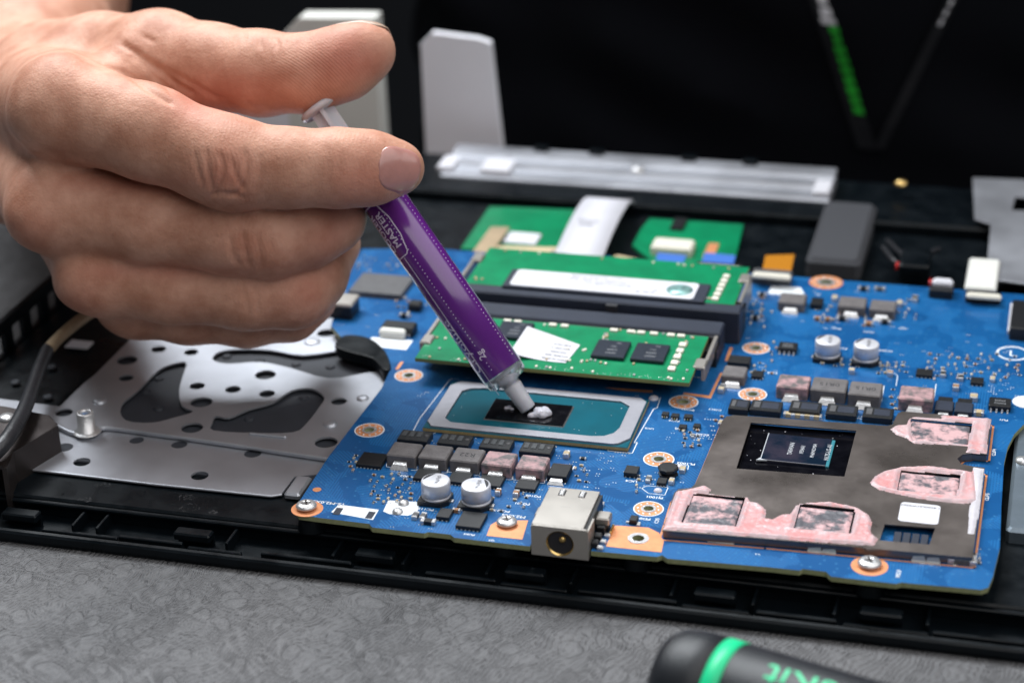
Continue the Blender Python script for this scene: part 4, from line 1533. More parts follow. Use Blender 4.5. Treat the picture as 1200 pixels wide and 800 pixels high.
# solder lumps on the white field
for px, py in ((473, 590), (466, 600)):
    x, y, _ = P(px, py)
    MB().lathe([(1.3, 0.05), (1.1, 0.55), (0.6, 0.85), (0.001, 0.95)], 'tin', (x, y, 0), n=16, cap=False).build('solder_lump', board)
for px, py, r in ((771, 575, 1.0), (797, 547, 0.9), (766, 467, 1.3)):
    x, y, _ = P(px, py)
    MB().lathe([(r, 0.05), (r * .8, r * .4), (r * .4, r * .6), (0.001, r * .65)], 'paste_grey', (x, y, 0), n=16, cap=False).build('solder_lump', board)
for px, py in ((396, 599), (434, 603.5)):
    x, y, _ = P(px, py)
    MB().box(x - 0.8, y - 1.5, ZS, x + 0.8, y + 1.5, 0.12, 'slot_plastic', 0.03).build('slot_mark', board)

# electrolytic capacitors
def ecap(px, py, r=3.25, hh=5.0, ang=2.2, lab=None):
    x, y, _ = P(px, py)
    s_ = r * 1.05
    base = [(x - s_, y - s_), (x + s_ * .55, y - s_), (x + s_, y - s_ * .55), (x + s_, y + s_ * .55), (x + s_ * .55, y + s_), (x - s_, y + s_)]
    o = MB().lathe([(r * .9, 0.9), (r, 1.1), (r, 1.5), (r * .93, 1.62), (r * .93, 1.75), (r, 1.9), (r, hh - .35), (r * .96, hh - .1), (r * .88, hh), (0.001, hh)], 'aluminium', (x, y, 0), n=36, cap=False).build('electrolytic_capacitor', board)
    MB().prism(base, 0.05, 1.1, 'chip_black').build('base', o)
    mb = MB()
    seg = [(x + r * .86 * math.cos(t), y + r * .86 * math.sin(t)) for t in np.linspace(ang - .75, ang + .75, 12)]
    mb.prism(seg, hh, hh + 0.03, 'print_dark')
    mb.build('polarity_mark', o)
    mb = MB()
    for k, t in enumerate(('100', '16V', 'FK')):
        text_on(mb, t, 1.2, x + 0.6, y + 1.2 - k * 1.25, hh + 0.03, 'print_grey', math.pi / 2 + .3)
    mb.build('marking', o)
    mb = MB()
    for s0 in (-1, 1):
        mb.box(x + s0 * (s_ + .1) - .5, y - 0.6, 0.03, x + s0 * (s_ + .1) + .5, y + 0.6, 0.35, 'tin', 0.1)
    mb.build('terminal', o)
    if lab:
        o['label'] = lab


ecap(511.5, 585.5, 3.3, 5.2, 2.6)
ecap(558.5, 591, 3.35, 5.2, 0.4)
ecap(969.5, 419.5, 3.2, 5.2, 2.6)
ecap(1014.5, 424, 3.2, 5.2, 2.6)

# power jack ---------------------------------------------------------------
ja, jb_ = P(623, 612, 4.3), P(690.5, 622, 4.3)
jx0, jx1, jy0, jy1 = P(623, 612, 5.5)[0], P(690, 620, 5.5)[0], -58.9, P(641, 569, 5.5)[1]
ZJ = 5.5 - 4.3   # height of the jack's top above its drawing
jk = MB()
# shell: top, sides and a front face pierced by the round opening
jc = np.array(((jx0 + jx1) / 2 + 0.05, 0.35))
fo = [(jx0, -3.1), (jx1, -3.1), (jx1, 3.9), (jx1 - .5, 4.3), (jx0 + .5, 4.3), (jx0, 3.9)]
vv, ff = fill2d(fo, [circle(jc[0], jc[1], 3.05, 32)], -0.3, 0.3, 0.08)
jk.add([(a, jy0 + c + .3, b) for a, b, c in vv], ff, 'nickel')
jk.box(jx0, jy0 + .6, 3.9, jx1 - 1.2, jy1, 4.28, 'nickel', 0.1)
jk.box(jx0, jy0 + .6, -3.0, jx0 + .4, jy1 - 3, 3.9, 'nickel')
jk.box(jx1 - .4, jy0 + .6, -3.0, jx1, jy0 + 6, 3.9, 'nickel')
jk.box(jx0 + .5, jy1 - .6, 0.1, jx1 - 1.4, jy1, 3.9, 'nickel')
jk.v = [(x_, y_, z_ + ZJ) for x_, y_, z_ in jk.v]
jo = jk.build('power_jack', board)
jo['label'] = 'square metal power jack with round socket'
MB().box(jx0 + .45, jy0 + 0.65, -2.9, jx1 - .45, jy1 - .7, 3.85, 'chip_black').build('plastic_core', jo).hide_render = False
MB().lathe([(3.05, 0.0), (2.85, 0.1), (2.85, 0.55), (2.3, 0.6)], 'gold', (jc[0], jy0 - 0.02, jc[1]), (0, 1, 0), 32, True, False).build('contact_ring', jo)
MB().lathe([(2.8, 0.5), (0.001, 0.52)], 'print_dark', (jc[0], jy0, jc[1]), (0, 1, 0), 32, False, False).build('socket_shade', jo)  # flat dark disc painted as the shade inside the socket
MB().lathe([(0.0, -0.1), (0.55, 0.0), (0.75, 0.35), (0.75, 0.5)], 'gold', (jc[0] + .5, jy0 - 0.05, jc[1] + .9), (0, 1, 0), 16, True, False).build('centre_pin', jo)
for fx in (.27, .63):
    x = jx0 + fx * (jx1 - jx0)
    t = MB().box(x - .5, jy1 - 3.6, 4.27, x + .5, jy1 - 1.0, 4.6, 'tin', 0.15).build('pressed_tab', jo)
    MB().box(x - .75, jy1 - 3.5, 4.26, x - .5, jy1 - 1.0, 4.34, 'print_dark').build('slit_shade', jo)  # dark strips painted as shaded slits beside the tab, nothing is cut
    MB().box(x + .5, jy1 - 3.5, 4.26, x + .75, jy1 - 1.0, 4.34, 'print_dark').build('slit_shade', jo)
mb = MB()
text_on(mb, '- - - - -', 0.75, (jx0 + jx1) / 2 - .8, jy1 - 8.2, 4.30, 'print_grey', 0.0)
mb.build('embossed_mark', jo)
for k, (yy, w, hh, m) in enumerate(((jy0 + 2.2, 1.6, 1.4, 'chip_black'), (jy0 + 4.8, 1.7, 1.6, 'chip_black'), (jy0 + 7.6, 2.0, 2.2, 'chip_black'))):
    MB().box(jx1, yy, 0.05, jx1 + w, yy + 1.8, hh, m, 0.2).build('side_contact_block', jo)
    MB().box(jx1 + w - .2, yy - .6, 0.05, jx1 + w + 1.2, yy + .5, 0.8, 'tin', 0.2).build('pin', jo)
MB().box(jx1 - .6, jy1 - 8.4, 2.0, jx1 + 2.6, jy1 - 4.8, 3.6, 'nickel', 0.3).build('side_tab', jo)
MB().box(jx1 + .1, jy1 - 8.2, 0.05, jx1 + 2.3, jy1 - 5.4, 2.0, 'chip_black', 0.2).build('side_contact_block', jo)
MB().box(jx1 + 2.7, jy1 - 9, 0.05, jx1 + 3.2, jy1 - 5.5, 0.9, 'gold', 0.1).build('pin', jo)
MB().box(jx0 - 1.8, jy1 - 7.2, 0.9, jx0 + .1, jy1 - 3.6, 2.2, 'nickel', 0.2).build('side_tab', jo)
MB().box(jx0 - 1.7, jy1 - 7.4, 0.05, jx0 - .2, jy1 - 4.6, 0.9, 'chip_black', 0.2).build('side_contact_block', jo)

for c_ in jo.children_recursive:
    if c_.parent is jo and c_.name.split('.')[0] not in ('side_contact_block', 'pin', 'side_tab'):
        c_.location.z += ZJ * S

# processor -----------------------------------------------------------------
cpu = MB().box(-25, -12.6, 0.35, 25, 12.6, 1.25, 'cpu_green', 0.12).build('processor', board)
cpu['label'] = 'wide teal processor package with bare black die'
MB().box(-25.03, -12.64, 0.3, 25.03, -12.4, 1.05, 'package_edge').build('package_edge', cpu)
MB().box(24.85, -12.6, 0.3, 25.04, 12.6, 1.05, 'package_edge').build('package_edge', cpu)
MB().box(-24.6, -12.2, 0.02, 24.6, 12.2, 0.36, 'print_dark').build('solder_gap', cpu)
ro = [(-24.6, -9.9), (-23.1, -12.2), (21.4, -12.2), (22.6, -11.6), (24.7, -8.6), (24.7, 10.6), (23.0, 12.3), (-22.6, 12.3), (-24.6, 9.6)]
ri = [(-20.9, -7.6), (-19.0, -9.4), (-10, -9.5), (15.5, -9.5), (18.5, -8.8), (20.4, -6.9), (21.2, -4), (21.2, 7.6), (18.6, 9.7), (-16, 9.9), (-19.2, 9.1), (-20.9, 7.3)]
plate('stiffener_ring', ro, [ri], 1.26, 1.72, 'stiffener', cpu, 0.06)
die = MB().box(-11.6, -5.5, 1.25, 7.7, 4.8, 1.75, 'die_black', 0.04).build('die', cpu)
MB().box(-11.9, -5.9, 1.2, 8.0, 5.1, 1.36, 'chip_grey', 0.1).build('underfill', cpu)
rs = random.Random(5)
mb = MB()
for _ in range(16):
    x, y = rs.uniform(-20, 20), rs.uniform(-9, 9)
    if -12.5 < x < 8.5 and -6.5 < y < 5.5:
        continue
    mb.lathe([(0.12, 1.24), (0.1, 1.3), (0.001, 1.32)], 'tin', (x, y, 0), n=6, cap=False)
mb.build('specks', cpu, 'stuff')

# graphics shield -------------------------------------------------------------
ZH = 2.1


def hp(l):
    return polyP(l, ZH)


so = hp([(776, 621), (782, 603), (790, 577), (795, 572.5), (810, 571), (815, 566), (846, 493), (851, 487.5), (860, 486), (1040, 498.5), (1046, 497), (1052, 484), (1057, 481.5), (1100, 485), (1162, 490.5),
         (1157, 532), (1140, 530.5), (1128, 532), (1122, 537), (1126, 543), (1140, 546), (1154, 547.5), (1140, 653), (1020, 642), (900, 631)])
gw = hp([(880, 494.5), (1003.5, 504), (989.5, 558), (863, 548.5)])
w1 = hp([(1067, 490), (1140, 496), (1134, 521), (1069, 516)])
w2 = hp([(1056, 551), (1127, 556), (1121, 581), (1050, 574)])
w3 = hp([(812, 577.5), (874, 582.5), (863, 617), (798, 611.5)])
w4 = hp([(937, 589.5), (1003, 596), (997, 625), (929, 619)])
w5 = hp([(1037, 613.5), (1096, 618), (1089, 637.5), (1031, 632.5)])
sh = plate('graphics_shield', so, [gw, w1, w2, w3, w4, w5], ZH - 0.4, ZH, 'shield', board, 0.06)
sh['label'] = 'dark grey metal shield plate with cut windows and pink paste'
mb = MB()
n = len(so)
cx, cy = np.mean([p[0] for p in so]), np.mean([p[1] for p in so])
si = [(p[0] + (0.15 if p[0] < cx else -0.15), p[1] + (0.15 if p[1] < cy else -0.15)) for p in so]
for i in range(n):
    a, b = si[i], si[(i + 1) % n]
    mb.add([(*a, 0.25), (*b, 0.25), (*b, ZH - .35), (*a, ZH - .35)], [(0, 1, 2, 3)], 'shield')
mb.build('shield_skirt', sh)
# copper line around the shield on the board
line_mb = MB()
oo = [(p[0] + (-0.5 if p[0] < cx else 0.5), p[1] + (-0.6 if p[1] < cy else 0.5)) for p in so]
line_on(line_mb, oo, 0.5, 0.05, 'copper_pad', True)
line_mb.build('copper_frame', pcb)
for px, py in ((955, 640), (972, 641.5), (1077, 651.5), (1094, 653), (838, 628.5), (853, 630)):
    x, y, _ = P(px, py, 1.0)
    mb = MB()
    mb.add([(x - .9, y - .05, 1.7), (x + .9, y - .05, 1.7), (x + 1.5, y - .5, 0.3), (x - 1.5, y - .5, 0.3), (x + 1.5, y - 1.1, 0.12), (x - 1.5, y - 1.1, 0.12)], [(0, 1, 2, 3), (3, 2, 4, 5)], 'tin')
    mb.build('clip', sh)
# graphics package and die inside the large window
gx = np.array(gw)
MB().box(gx[:, 0].min() - 1, gx[:, 1].min() - 1, 0.1, gx[:, 0].max() + 1, gx[:, 1].max() + 1, 0.75, 'die_black', 0.1).build('graphics_package', board)
dx = np.array(polyP([(902, 506), (978, 514.5), (970, 546), (889, 539)], 1.35))
gd = MB().box(dx[:, 0].min() + .3, dx[:, 1].min() + .5, 0.75, dx[:, 0].max() - .6, dx[:, 1].max() - .6, 1.38, 'die_mirror', 0.08).build('graphics_die', board)
gd['label'] = 'mirror-like graphics die with tiny engraved lines'
bx0, bx1, by0, by1 = dx[:, 0].min() + .3, dx[:, 0].max() - .6, dx[:, 1].min() + .5, dx[:, 1].max() - .6
MB().box(bx1 - .02, by0 + .1, 0.76, bx1 + .8, by1 - .1, 1.22, 'die_edge', 0.1).build('underfill', gd)
mb = MB()  # pale bars painted as highlight lines along the die's edges
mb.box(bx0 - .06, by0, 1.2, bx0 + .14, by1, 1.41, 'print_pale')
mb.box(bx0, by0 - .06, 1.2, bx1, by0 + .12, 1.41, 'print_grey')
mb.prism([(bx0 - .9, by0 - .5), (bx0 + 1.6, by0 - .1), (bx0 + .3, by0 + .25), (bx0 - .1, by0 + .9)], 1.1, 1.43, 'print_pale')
mb.build('painted_edge_glint', gd)
mb = MB()
for k, (t, sz) in enumerate((('TAIWAN', 1.5), ('1934A1', 1.35), ('PH6M42.M04', 1.2), ('N17S-LG-A1', 1.5))):
    text_on(mb, t, sz, bx0 + 6.2 + 2.6 * k + (0.8 if k == 3 else 0), (by0 + by1) / 2, 1.40, 'print_pale', math.pi / 2)
mb.build('engraving', gd)
mb = MB()
rs = random.Random(9)
for _ in range(34):
    x, y = rs.uniform(gx[:, 0].min(), gx[:, 0].max()), rs.uniform(gx[:, 1].min(), gx[:, 1].max())
    if bx0 - .6 < x < bx1 + 1.2 and by0 - .5 < y < by1 + .5:
        continue
    r = rs.uniform(.05, .18)
    mb.lathe([(r, .74), (r * .7, .8), (0.001, .82)], rs.choice(['print_pale', 'print_grey', 'paste_pale']), (x, y, 0), n=6, cap=False)
mb.build('dust', gd, 'stuff')
# memory chips seen in the small windows, smeared with paste
for w in (w1, w2, w3, w4):
    a = np.array(w)
    c = a.mean(0)
    x0, y0, x1, y1 = a[:, 0].min() + .25, a[:, 1].min() + .15, a[:, 0].max() - .35, a[:, 1].max() - 1.0
    o = MB().box(x0, y0, 0.05, x1, y1, 1.75, 'chip_black', 0.15).build('video_memory_chip', board)
    paste_patch('paste_smear', [(x0 + .1, y0 + .1), (x1 - .1, y0 + .1), (x1 - .1, y1 - .1), (x0 + .1, y1 - .1)], [], 1.74, 0.3, 'paste_smear', o, 0.35, c[0])
a = np.array(w5)
for k in range(4):
    xx = a[:, 0].min() + 2.6 + 1.9 * k
    MB().box(xx, a[:, 1].min() + 1.6, 0.05, xx + 1.6, a[:, 1].max() - 1.4, 1.0, 'slot_plastic', 0.1).build('resistor_array', board)

# pink paste left on the shield
big = hp([(777, 620), (783, 602), (792, 576), (810, 572.5), (826, 569), (834, 573.5), (830, 578), (858, 581.5), (876, 582.5), (879, 588), (889, 590), (898, 597), (896, 607), (905, 608.5), (914, 603.5), (926, 602.5),
          (933, 592), (945, 589), (972, 588), (1003, 594), (1018, 603), (1022, 612), (1020, 624), (1029, 631), (1024, 639), (960, 635), (880, 628.5), (800, 621.5)])
paste_patch('pink_paste', big, [w3, w4], ZH, 0.46, 'paste_pink', sh, 0.33, 1.0)
p1_ = hp([(1043, 503), (1050, 498.5), (1062, 498), (1066, 490), (1072, 488.5), (1104, 491), (1102, 486.5), (1161, 491), (1158, 512), (1156, 531.5), (1132, 530), (1135, 522.5), (1100, 520.5), (1071, 519.5), (1062, 513), (1050, 509)])
paste_patch('pink_paste', p1_, [w1], ZH, 0.44, 'paste_pink', sh, 0.33, 2.0)
p2_ = hp([(1019, 566), (1025, 558), (1036, 552), (1055, 547.5), (1085, 546), (1115, 549.5), (1138, 553), (1141, 550), (1146, 588), (1134, 590), (1112, 588.5), (1080, 584.5), (1048, 578), (1028, 573)])
paste_patch('pink_paste', p2_, [w2], ZH, 0.44, 'paste_pink', sh, 0.33, 3.0)
p4_ = hp([(1140, 547), (1153, 549), (1147, 598), (1142, 626), (1134, 625), (1136, 595), (1141, 580)])
paste_patch('pale_paste', p4_, [], ZH, 0.28, 'paste_pale', sh, 0.33, 4.0)
# white sticker with rounded corners and small print
st = np.array(hp([(1053, 587), (1107, 591.5), (1104, 616), (1050, 611.5)]))
sx0, sx1, sy0, sy1 = st[:, 0].min() + .6, st[:, 0].max() - .9, st[:, 1].min() + .6, st[:, 1].max() - .6
stk = plate('white_sticker', rrect(sx0, sy0, sx1, sy1, 1.0), [], ZH + .005, ZH + .09, 'label_white', sh)
mb = MB()
text_on(mb, '1.43A0L61W0203', 1.15, (sx0 + sx1) / 2, sy1 - 1.3, ZH + .1, 'print_dark', math.pi)
mb.build('sticker_print', sh)

# memory slots, latches ---------------------------------------------------------
s1 = MB().box(-33.5, 41.5, 0.05, 37.5, 49.0, 6.9, 'slot_plastic', 0.4)
s1.box(-33.5, 36, 0.05, 37.5, 41.5, 4.6, 'chip_black', 0.2)
sl1 = s1.build('memory_slot', board)
MB().box(-33.3, 40.6, 4.7, 37.2, 41.6, 6.2, 'print_dark', 0.1).build('gap_shade', sl1)  # solid dark bar painted as the shade in the slot's gap
s2 = MB().box(-34.5, 50.6, 0.05, 41.0, 56.0, 9.0, 'slot_plastic', 0.4)
s2.box(-34.5, 55.9, 0.05, 41.0, 61, 7.4, 'chip_black', 0.2)
sl2 = s2.build('memory_slot', board)
MB().box(6.0, 49.2, 3.0, 9.0, 50.7, 8.6, 'print_dark').build('notch_shade', sl2)  # solid dark block painted as the shade of a key notch
for s0, xx, ya, yb, zt in ((sl1, 36.0, 22, 42, 6.8), (sl1, -36.3, 22, 42, 6.8), (sl2, 39.5, 57, 74, 9.9), (sl2, -36.0, 57, 74, 9.9)):
    mb = MB()
    mb.box(xx, ya, 3.0, xx + 1.0, yb, zt - .5, 'nickel', 0.15)
    tipy = ya if s0 is sl1 else yb - 5
    mb.box(xx - (2.0 if xx > 0 else 0), tipy, zt - .9, xx + (1.0 if xx > 0 else 3.0), tipy + 5, zt, 'nickel', 0.35)
    mb.build('latch', s0)

# connectors at the board's far edge and corner
def conn(l, r, d, h, m, nm='ribbon_socket', bev=0.3):
    return fb(nm, l, r, d, h, m, None, bev)[0]


o = conn((1131, 354), (1172, 358), 4.2, 2.0, 'chip_black')
conn_bar = fb('locking_bar', (1132, 349), (1173, 353), 2.4, 3.0, 'cream', o, 0.6, 1.9)
o = conn((880, 332), (926, 335), 5.0, 2.6, 'chip_grey')
fb('locking_bar', (881, 326), (926, 329), 2.6, 3.6, 'cream', o, 0.6, 2.5)
o = conn((814, 320), (868, 324), 4.2, 2.0, 'chip_black')
fb('locking_bar', (815, 316), (868, 320), 2.6, 3.0, 'cream', o, 0.6, 1.9)
o = conn((1088, 349), (1116, 351), 6.0, 2.6, 'chip_black', 'wire_plug_socket')
fb('white_plug', (1092, 337), (1116, 339), 3.0, 4.0, 'label_white', o, 0.6, 2.0)
fb('red_wire', (1088, 335), (1093, 335.5), 2.6, 3.6, 'red', o, 0.5, 2.0)
conn((1182, 398), (1260, 404), 18, 3.5, 'chip_black', 'edge_socket')
MB().box(P(1180, 392)[0], P(1180, 392)[1], 0.05, P(1180, 392)[0] + 1.2, P(1180, 392)[1] + 18, 1.2, 'label_white', 0.2).build('white_strip', board)
# upper-left sockets beside the hand
o = conn((383, 372), (412, 375), 7.0, 3.6, 'chip_black', 'card_socket')
fb('metal_lid', (384, 358), (412, 361), 7.5, 4.4, 'nickel', o, 0.5, 3.6)
o = conn((446, 392), (484, 395), 4.6, 2.4, 'chip_black', 'pin_socket')
for k in range(6):
    x, y, _ = P(449 + 6.2 * k, 391 + .5 * k)
    MB().box(x - .3, y - 1.0, 0.05, x + .3, y + .1, 0.8, 'tin', 0.1).build('pin', o)
conn((478, 364), (492, 366), 3.6, 2.0, 'chip_black', 'pin_socket')
plate('black_clump', smooth_poly(polyP([(392, 400), (404, 388), (432, 391), (451, 406), (458, 426), (449, 428), (436, 415), (410, 408)], 1.5), 4), [], -2.6, 0.5, 'black_plastic', board, 0.4)  # stands in for a clump of black cable and plastic
MB().box(-52, 36, 0.1, -45, 40, 2.2, 'block_cream', 0.5).build('grey_clip', board)

# ------------------------------------------------------------------ memory modules
def chip_on(parent, x0, y0, x1, y1, z, m='chip_navy', lines=3):
    o = MB().box(x0, y0, z + .12, x1, y1, z + 1.0, m, 0.15).build('memory_chip', parent)
    mb = MB()
    w = x1 - x0
    for k in range(lines):
        text_on(mb, ('D9VPP', '8ZB75', '17C')[k % 3], 0.95, x0 + w * .55, y0 + (y1 - y0) * (.22 + .2 * k), z + 1.02, 'marking', 0.0)
    text_on(mb, 'TM', 0.9, x0 + w * .66, y1 - 1.6, z + 1.02, 'marking', 0.0)
    mb.build('marking', o)
    return o


d1 = thing('memory_module', 'green memory module in the slot nearer the processor, with a loose white sticker', 'memory module', (0, 28, 5.2), 'memory modules on the motherboard')
gb = plate('circuit_board', [(-34.9, 13.8), (34.6, 13.8), (34.6, 41.5), (-34.9, 41.5)], [], 5.2, 6.2, 'green_board', d1, 0.0, mside='green_edge')
zc = 6.2
for px0, py0, px1, py1 in ((692, 420, 726, 393), (738, 424, 773, 397)):
    a, b = P(px0, py0, zc), P(px1, py1, zc)
    chip_on(d1, a[0], a[1], a[0] + 8.4, a[1] + 9.6, zc)
for xx in (-18.5, -29.5):
    chip_on(d1, xx, 28.5, xx + 8.4, 38, zc)
for k, px in enumerate((641, 655, 713, 733, 745, 760, 780, 792, 600, 588)):
    x = P(px, 393 + (px - 640) * .1, zc)[0]
    MB().box(x - 1.0, 38.6, zc + .03, x + 1.0, 40.0, zc + .55, 'cream', 0.12).build('resistor_pack', d1)
for k in range(5):
    x, y, _ = P(800 - 3.2 * k, 405 + 7 * k, zc)
    MB().box(x - .9, y - 1.1, zc + .03, x + .9, y + 1.1, zc + .6, 'cream', 0.15).build('resistor_pack', d1)
mb = MB()
rs = random.Random(21)
for _ in range(90):
    c_ = rs.random()
    x, y = (rs.uniform(-33, 33), rs.choice((39.5, 26.5, 20, 15.3)) + rs.uniform(-.5, .5)) if c_ < .5 else (rs.choice((9.6, 19.6, 29.8, 8.9)) + rs.uniform(-.4, .4), rs.uniform(20, 38))
    mb.box(x - .28, y - .45, zc + .02, x + .28, y + .45, zc + .35, rs.choice(['cream', 'tan_cap', 'tin']), 0.06)
for k in range(60):
    mb.lathe([(.14, zc), (.12, zc + .05), (.001, zc + .06)], 'tin', (rs.uniform(-34, 34), rs.uniform(14.3, 16), 0), n=6, cap=False)
mb.build('tiny_passives', d1, 'stuff')
# curled white sticker
a, b = P(605, 412, zc), P(680, 404, zc)
mb = MB()
vv, ff = [], []
nU, nV = 14, 6
ax, ay = P(612, 420, zc)[:2]
for i in range(nU + 1):
    for j in range(nV + 1):
        u, v = i / nU, j / nV
        px = 597 + (663 - 597) * u + (618 - 597) * v * (1 - u) + (680 - 663) * v * u
        py = 413 + (425 - 413) * u + (382 - 413) * v * (1 - u) + (404 - 425) * v * u + 8 * u * (1 - u) * (1 - v)
        lift = 0.12 + 1.35 * (1 - min(1, max(0, (u - .12) / .4))) ** 1.5 + 2.6 * max(0, .35 - u) ** 2 * (0.4 + v)
        vv.append(tuple(P(px, py, zc + lift)))
for i in range(nU):
    for j in range(nV):
        k = i * (nV + 1) + j
        ff.append((k, k + nV + 1, k + nV + 2, k + 1))
mb.add(vv, ff, 'label_white', True)
stc = mb.build('curled_sticker', d1)
mb = MB()
for r_ in range(5):
    u0 = .52
    p0 = vv[9 * (nV + 1) + 1 + 0]
    px, py = 644 + r_ * 2.2, 421 - r_ * 4.2
    x, y, _ = P(px + 6, py, zc + .16)
    text_on(mb, ('MADE IN CHINA', '8GB 1RX8 PC4', '2666V-SA2', '11 2019 W43', 'T6 041 0412')[r_], 0.95, x, y, zc + 0.22, 'print_dark', -0.12)
mb.build('print', stc)

d2 = thing('memory_module', 'green memory module behind the dark slot bar, with a long white label strip', 'memory module', (2, 66, 8.3), 'memory modules on the motherboard')
plate('circuit_board', [(-33.5, 55.0), (38.8, 55.0), (38.8, 80.0), (-33.5, 80.0)], [], 8.0, 9.1, 'green_board', d2, 0.0, mside='green_edge')
zc = 9.1
lb = np.array(polyP([(602, 333), (818, 352), (822, 334), (606, 314)], zc + .9))
x0, x1 = lb[:, 0].min() + .6, lb[:, 0].max() - .5
y0, y1 = lb[:, 1].min() + .6, lb[:, 1].max() - .6
MB().box(x0 - 1.8, y0 - .8, zc + .05, x1 + 2.0, y1 + .4, zc + .75, 'slot_plastic', 0.2).build('heat_strip', d2)
ls = plate('label_strip', rrect(x0, y0, x1 - 1.0, y1, 1.2), [], zc + .76, zc + .86, 'label_white', d2)
mb = MB()
for k, t in enumerate(('M471A1K43CB1-CTD', '8GB 1Rx8 PC4-2666V-SA1-11', 'CN M471A1K43CB1')):
    text_on(mb, t, 1.5, x0 + 22 + k * 2, y1 - 1.6 - k * 2.0, zc + .88, 'print_grey', 0.0)
text_on(mb, '38 2019', 1.6, x0 + 36, y0 + 2.0, zc + .88, 'print_grey', 0.0)
text_on(mb, 'C', 1.8, x1 - 11.5, y0 + 3.4, zc + .88, 'print_grey', 0.0)
mb.build('print', ls)
mb = MB().lathe([(3.5, zc + .86), (3.5, zc + .93), (0.001, zc + .93)], 'hologram', (x1 - 5.4, (y0 + y1) / 2, 0), n=28, cap=False)
mb.build('hologram_dot', ls)
for k in range(6):
    x, y, _ = P(851 - 2.6 * k, 325 + 5.2 * k, zc)
    MB().box(x - .9, y - 1.0, zc + .03, x + .9, y + 1.0, zc + .6, 'cream', 0.15).build('resistor_pack', d2)
mb = MB()
for _ in range(40):
    x, y = rs.uniform(-32, 37), rs.choice((57.2, 58.4, 78)) + rs.uniform(-.4, .4)
    mb.box(x - .3, y - .4, zc + .02, x + .3, y + .4, zc + .35, rs.choice(['cream', 'tan_cap', 'tin']), 0.06)
mb.build('tiny_passives', d2, 'stuff')
# ------------------------------------------------------------------ thermal compound on the die
def blob(name, balls, k, step, m, parent=None, floor=None):
    b = np.array(balls, float)
    lo, hi = (b[:, :3] - b[:, 3:] - 1).min(0), (b[:, :3] + b[:, 3:] + 1).max(0)
    xs, ys, zs = (np.arange(lo[i], hi[i] + step, step) for i in range(3))
    X, Y, Z = np.meshgrid(xs, ys, zs, indexing='ij')
    d = None
    for x, y, z, r in balls:
        e = np.sqrt((X - x) ** 2 + (Y - y) ** 2 + ((Z - z) * 1.15) ** 2) - r
        if d is None:
            d = e
        else:
            h = np.clip(0.5 + 0.5 * (d - e) / k, 0, 1)
            d = d * (1 - h) + e * h - k * h * (1 - h)
    d = d + 0.10 * np.sin(X * 5.1 + Z * 3) * np.sin(Y * 4.3 + X) * np.sin(Z * 4.7 + Y * 2)
    if floor is not None:
        d = np.maximum(d, floor - Z)
    V, Q = surface_nets(d, xs, ys, zs)
    V = laplace(V, Q, 1)
    org = np.array((V[:, 0].mean(), V[:, 1].mean(), V[:, 2].min()))
    return put(name, mesh_np(name, V - org, Q, m), org, parent)


zd = 1.755
bl = []
for px, py, r, dz in ((628, 486, 0.9, .45), (634, 484, 1.3, .8), (638, 481, 1.2, .9), (642, 484, 1.0, .6), (622, 487, .8, .3), (636, 487, .9, .4), (630, 481, 1.0, .9)):
    x, y, _ = P(px, py, zd + dz)
    bl.append((x, y, zd + dz, r))
pb = blob('thermal_paste', bl, 0.7, 0.16, 'paste_grey', None, zd)
tag(pb, 'small lump of pale grey thermal paste on the black die', 'thermal paste')
bl = []
for px, py, r in ((593, 478, .5), (597, 477, .6), (600, 479, .5)):
    x, y, _ = P(px, py, zd + .2)
    bl.append((x, y, zd + .15, r))
pb = blob('thermal_paste', bl, 0.5, 0.13, 'paste_grey', None, zd)
tag(pb, 'tiny sliver of thermal paste on the die, smaller than the lump under the nozzle', 'thermal paste')

# ------------------------------------------------------------------ syringe
tipP = H(620, 480.5, 0.6)
topP = H(371.5, 121, -3.0)
A = topP - tipP
A /= np.linalg.norm(A)
mid = (tipP + topP) / 2
ef = CP - mid
ef -= A * (ef @ A)
ef /= np.linalg.norm(ef)
ep = np.cross(A, ef)
if ep @ RT < 0:
    ep = -ep
sy = thing('syringe', 'purple labelled paste syringe held in the hand, nozzle on the processor die', 'syringe', tipP)
R_ = 5.3


def ax_lathe(name, prof, m, parent=sy, n=40):
    return MB().lathe(prof, m, tipP, A, n, True, False).build(name, parent)


barrel = ax_lathe('barrel', [(2.05, 7.2), (2.5, 8.2), (4.2, 8.5), (5.0, 9.0), (R_ - .05, 9.6), (R_ - .05, 73), (8.6, 73.1), (8.6, 74.4), (R_ - .8, 74.5), (R_ - 0.9, 12), (3.6, 10.2), (1.2, 9.2), (1.2, 7.2), (2.05, 7.2)], 'clear_plastic')
noz = ax_lathe('nozzle', [(1.0, 0.25), (1.75, 0.2), (2.0, .5), (2.05, 2.6), (2.15, 3.0), (2.1, 3.4), (2.3, 6.2), (2.35, 7.3), (1.1, 7.35), (1.0, 0.25)], 'milky_plastic')
ax_lathe('paste_in_nozzle', [(0.001, 0.1), (1.3, 0.12), (1.45, .6), (1.4, 8.5), (3.2, 10.4), (0.001, 10.5)], 'paste_grey')
lbl = ax_lathe('purple_label', [(R_ + .0, 11.2), (R_ + .07, 11.25), (R_ + .07, 70), (R_, 70.05)], 'label_purple')
ax_lathe('rubber_stopper', [(0.001, 44), (R_ - .95, 44.2), (R_ - .95, 50), (0.001, 50.1)], 'chip_black')
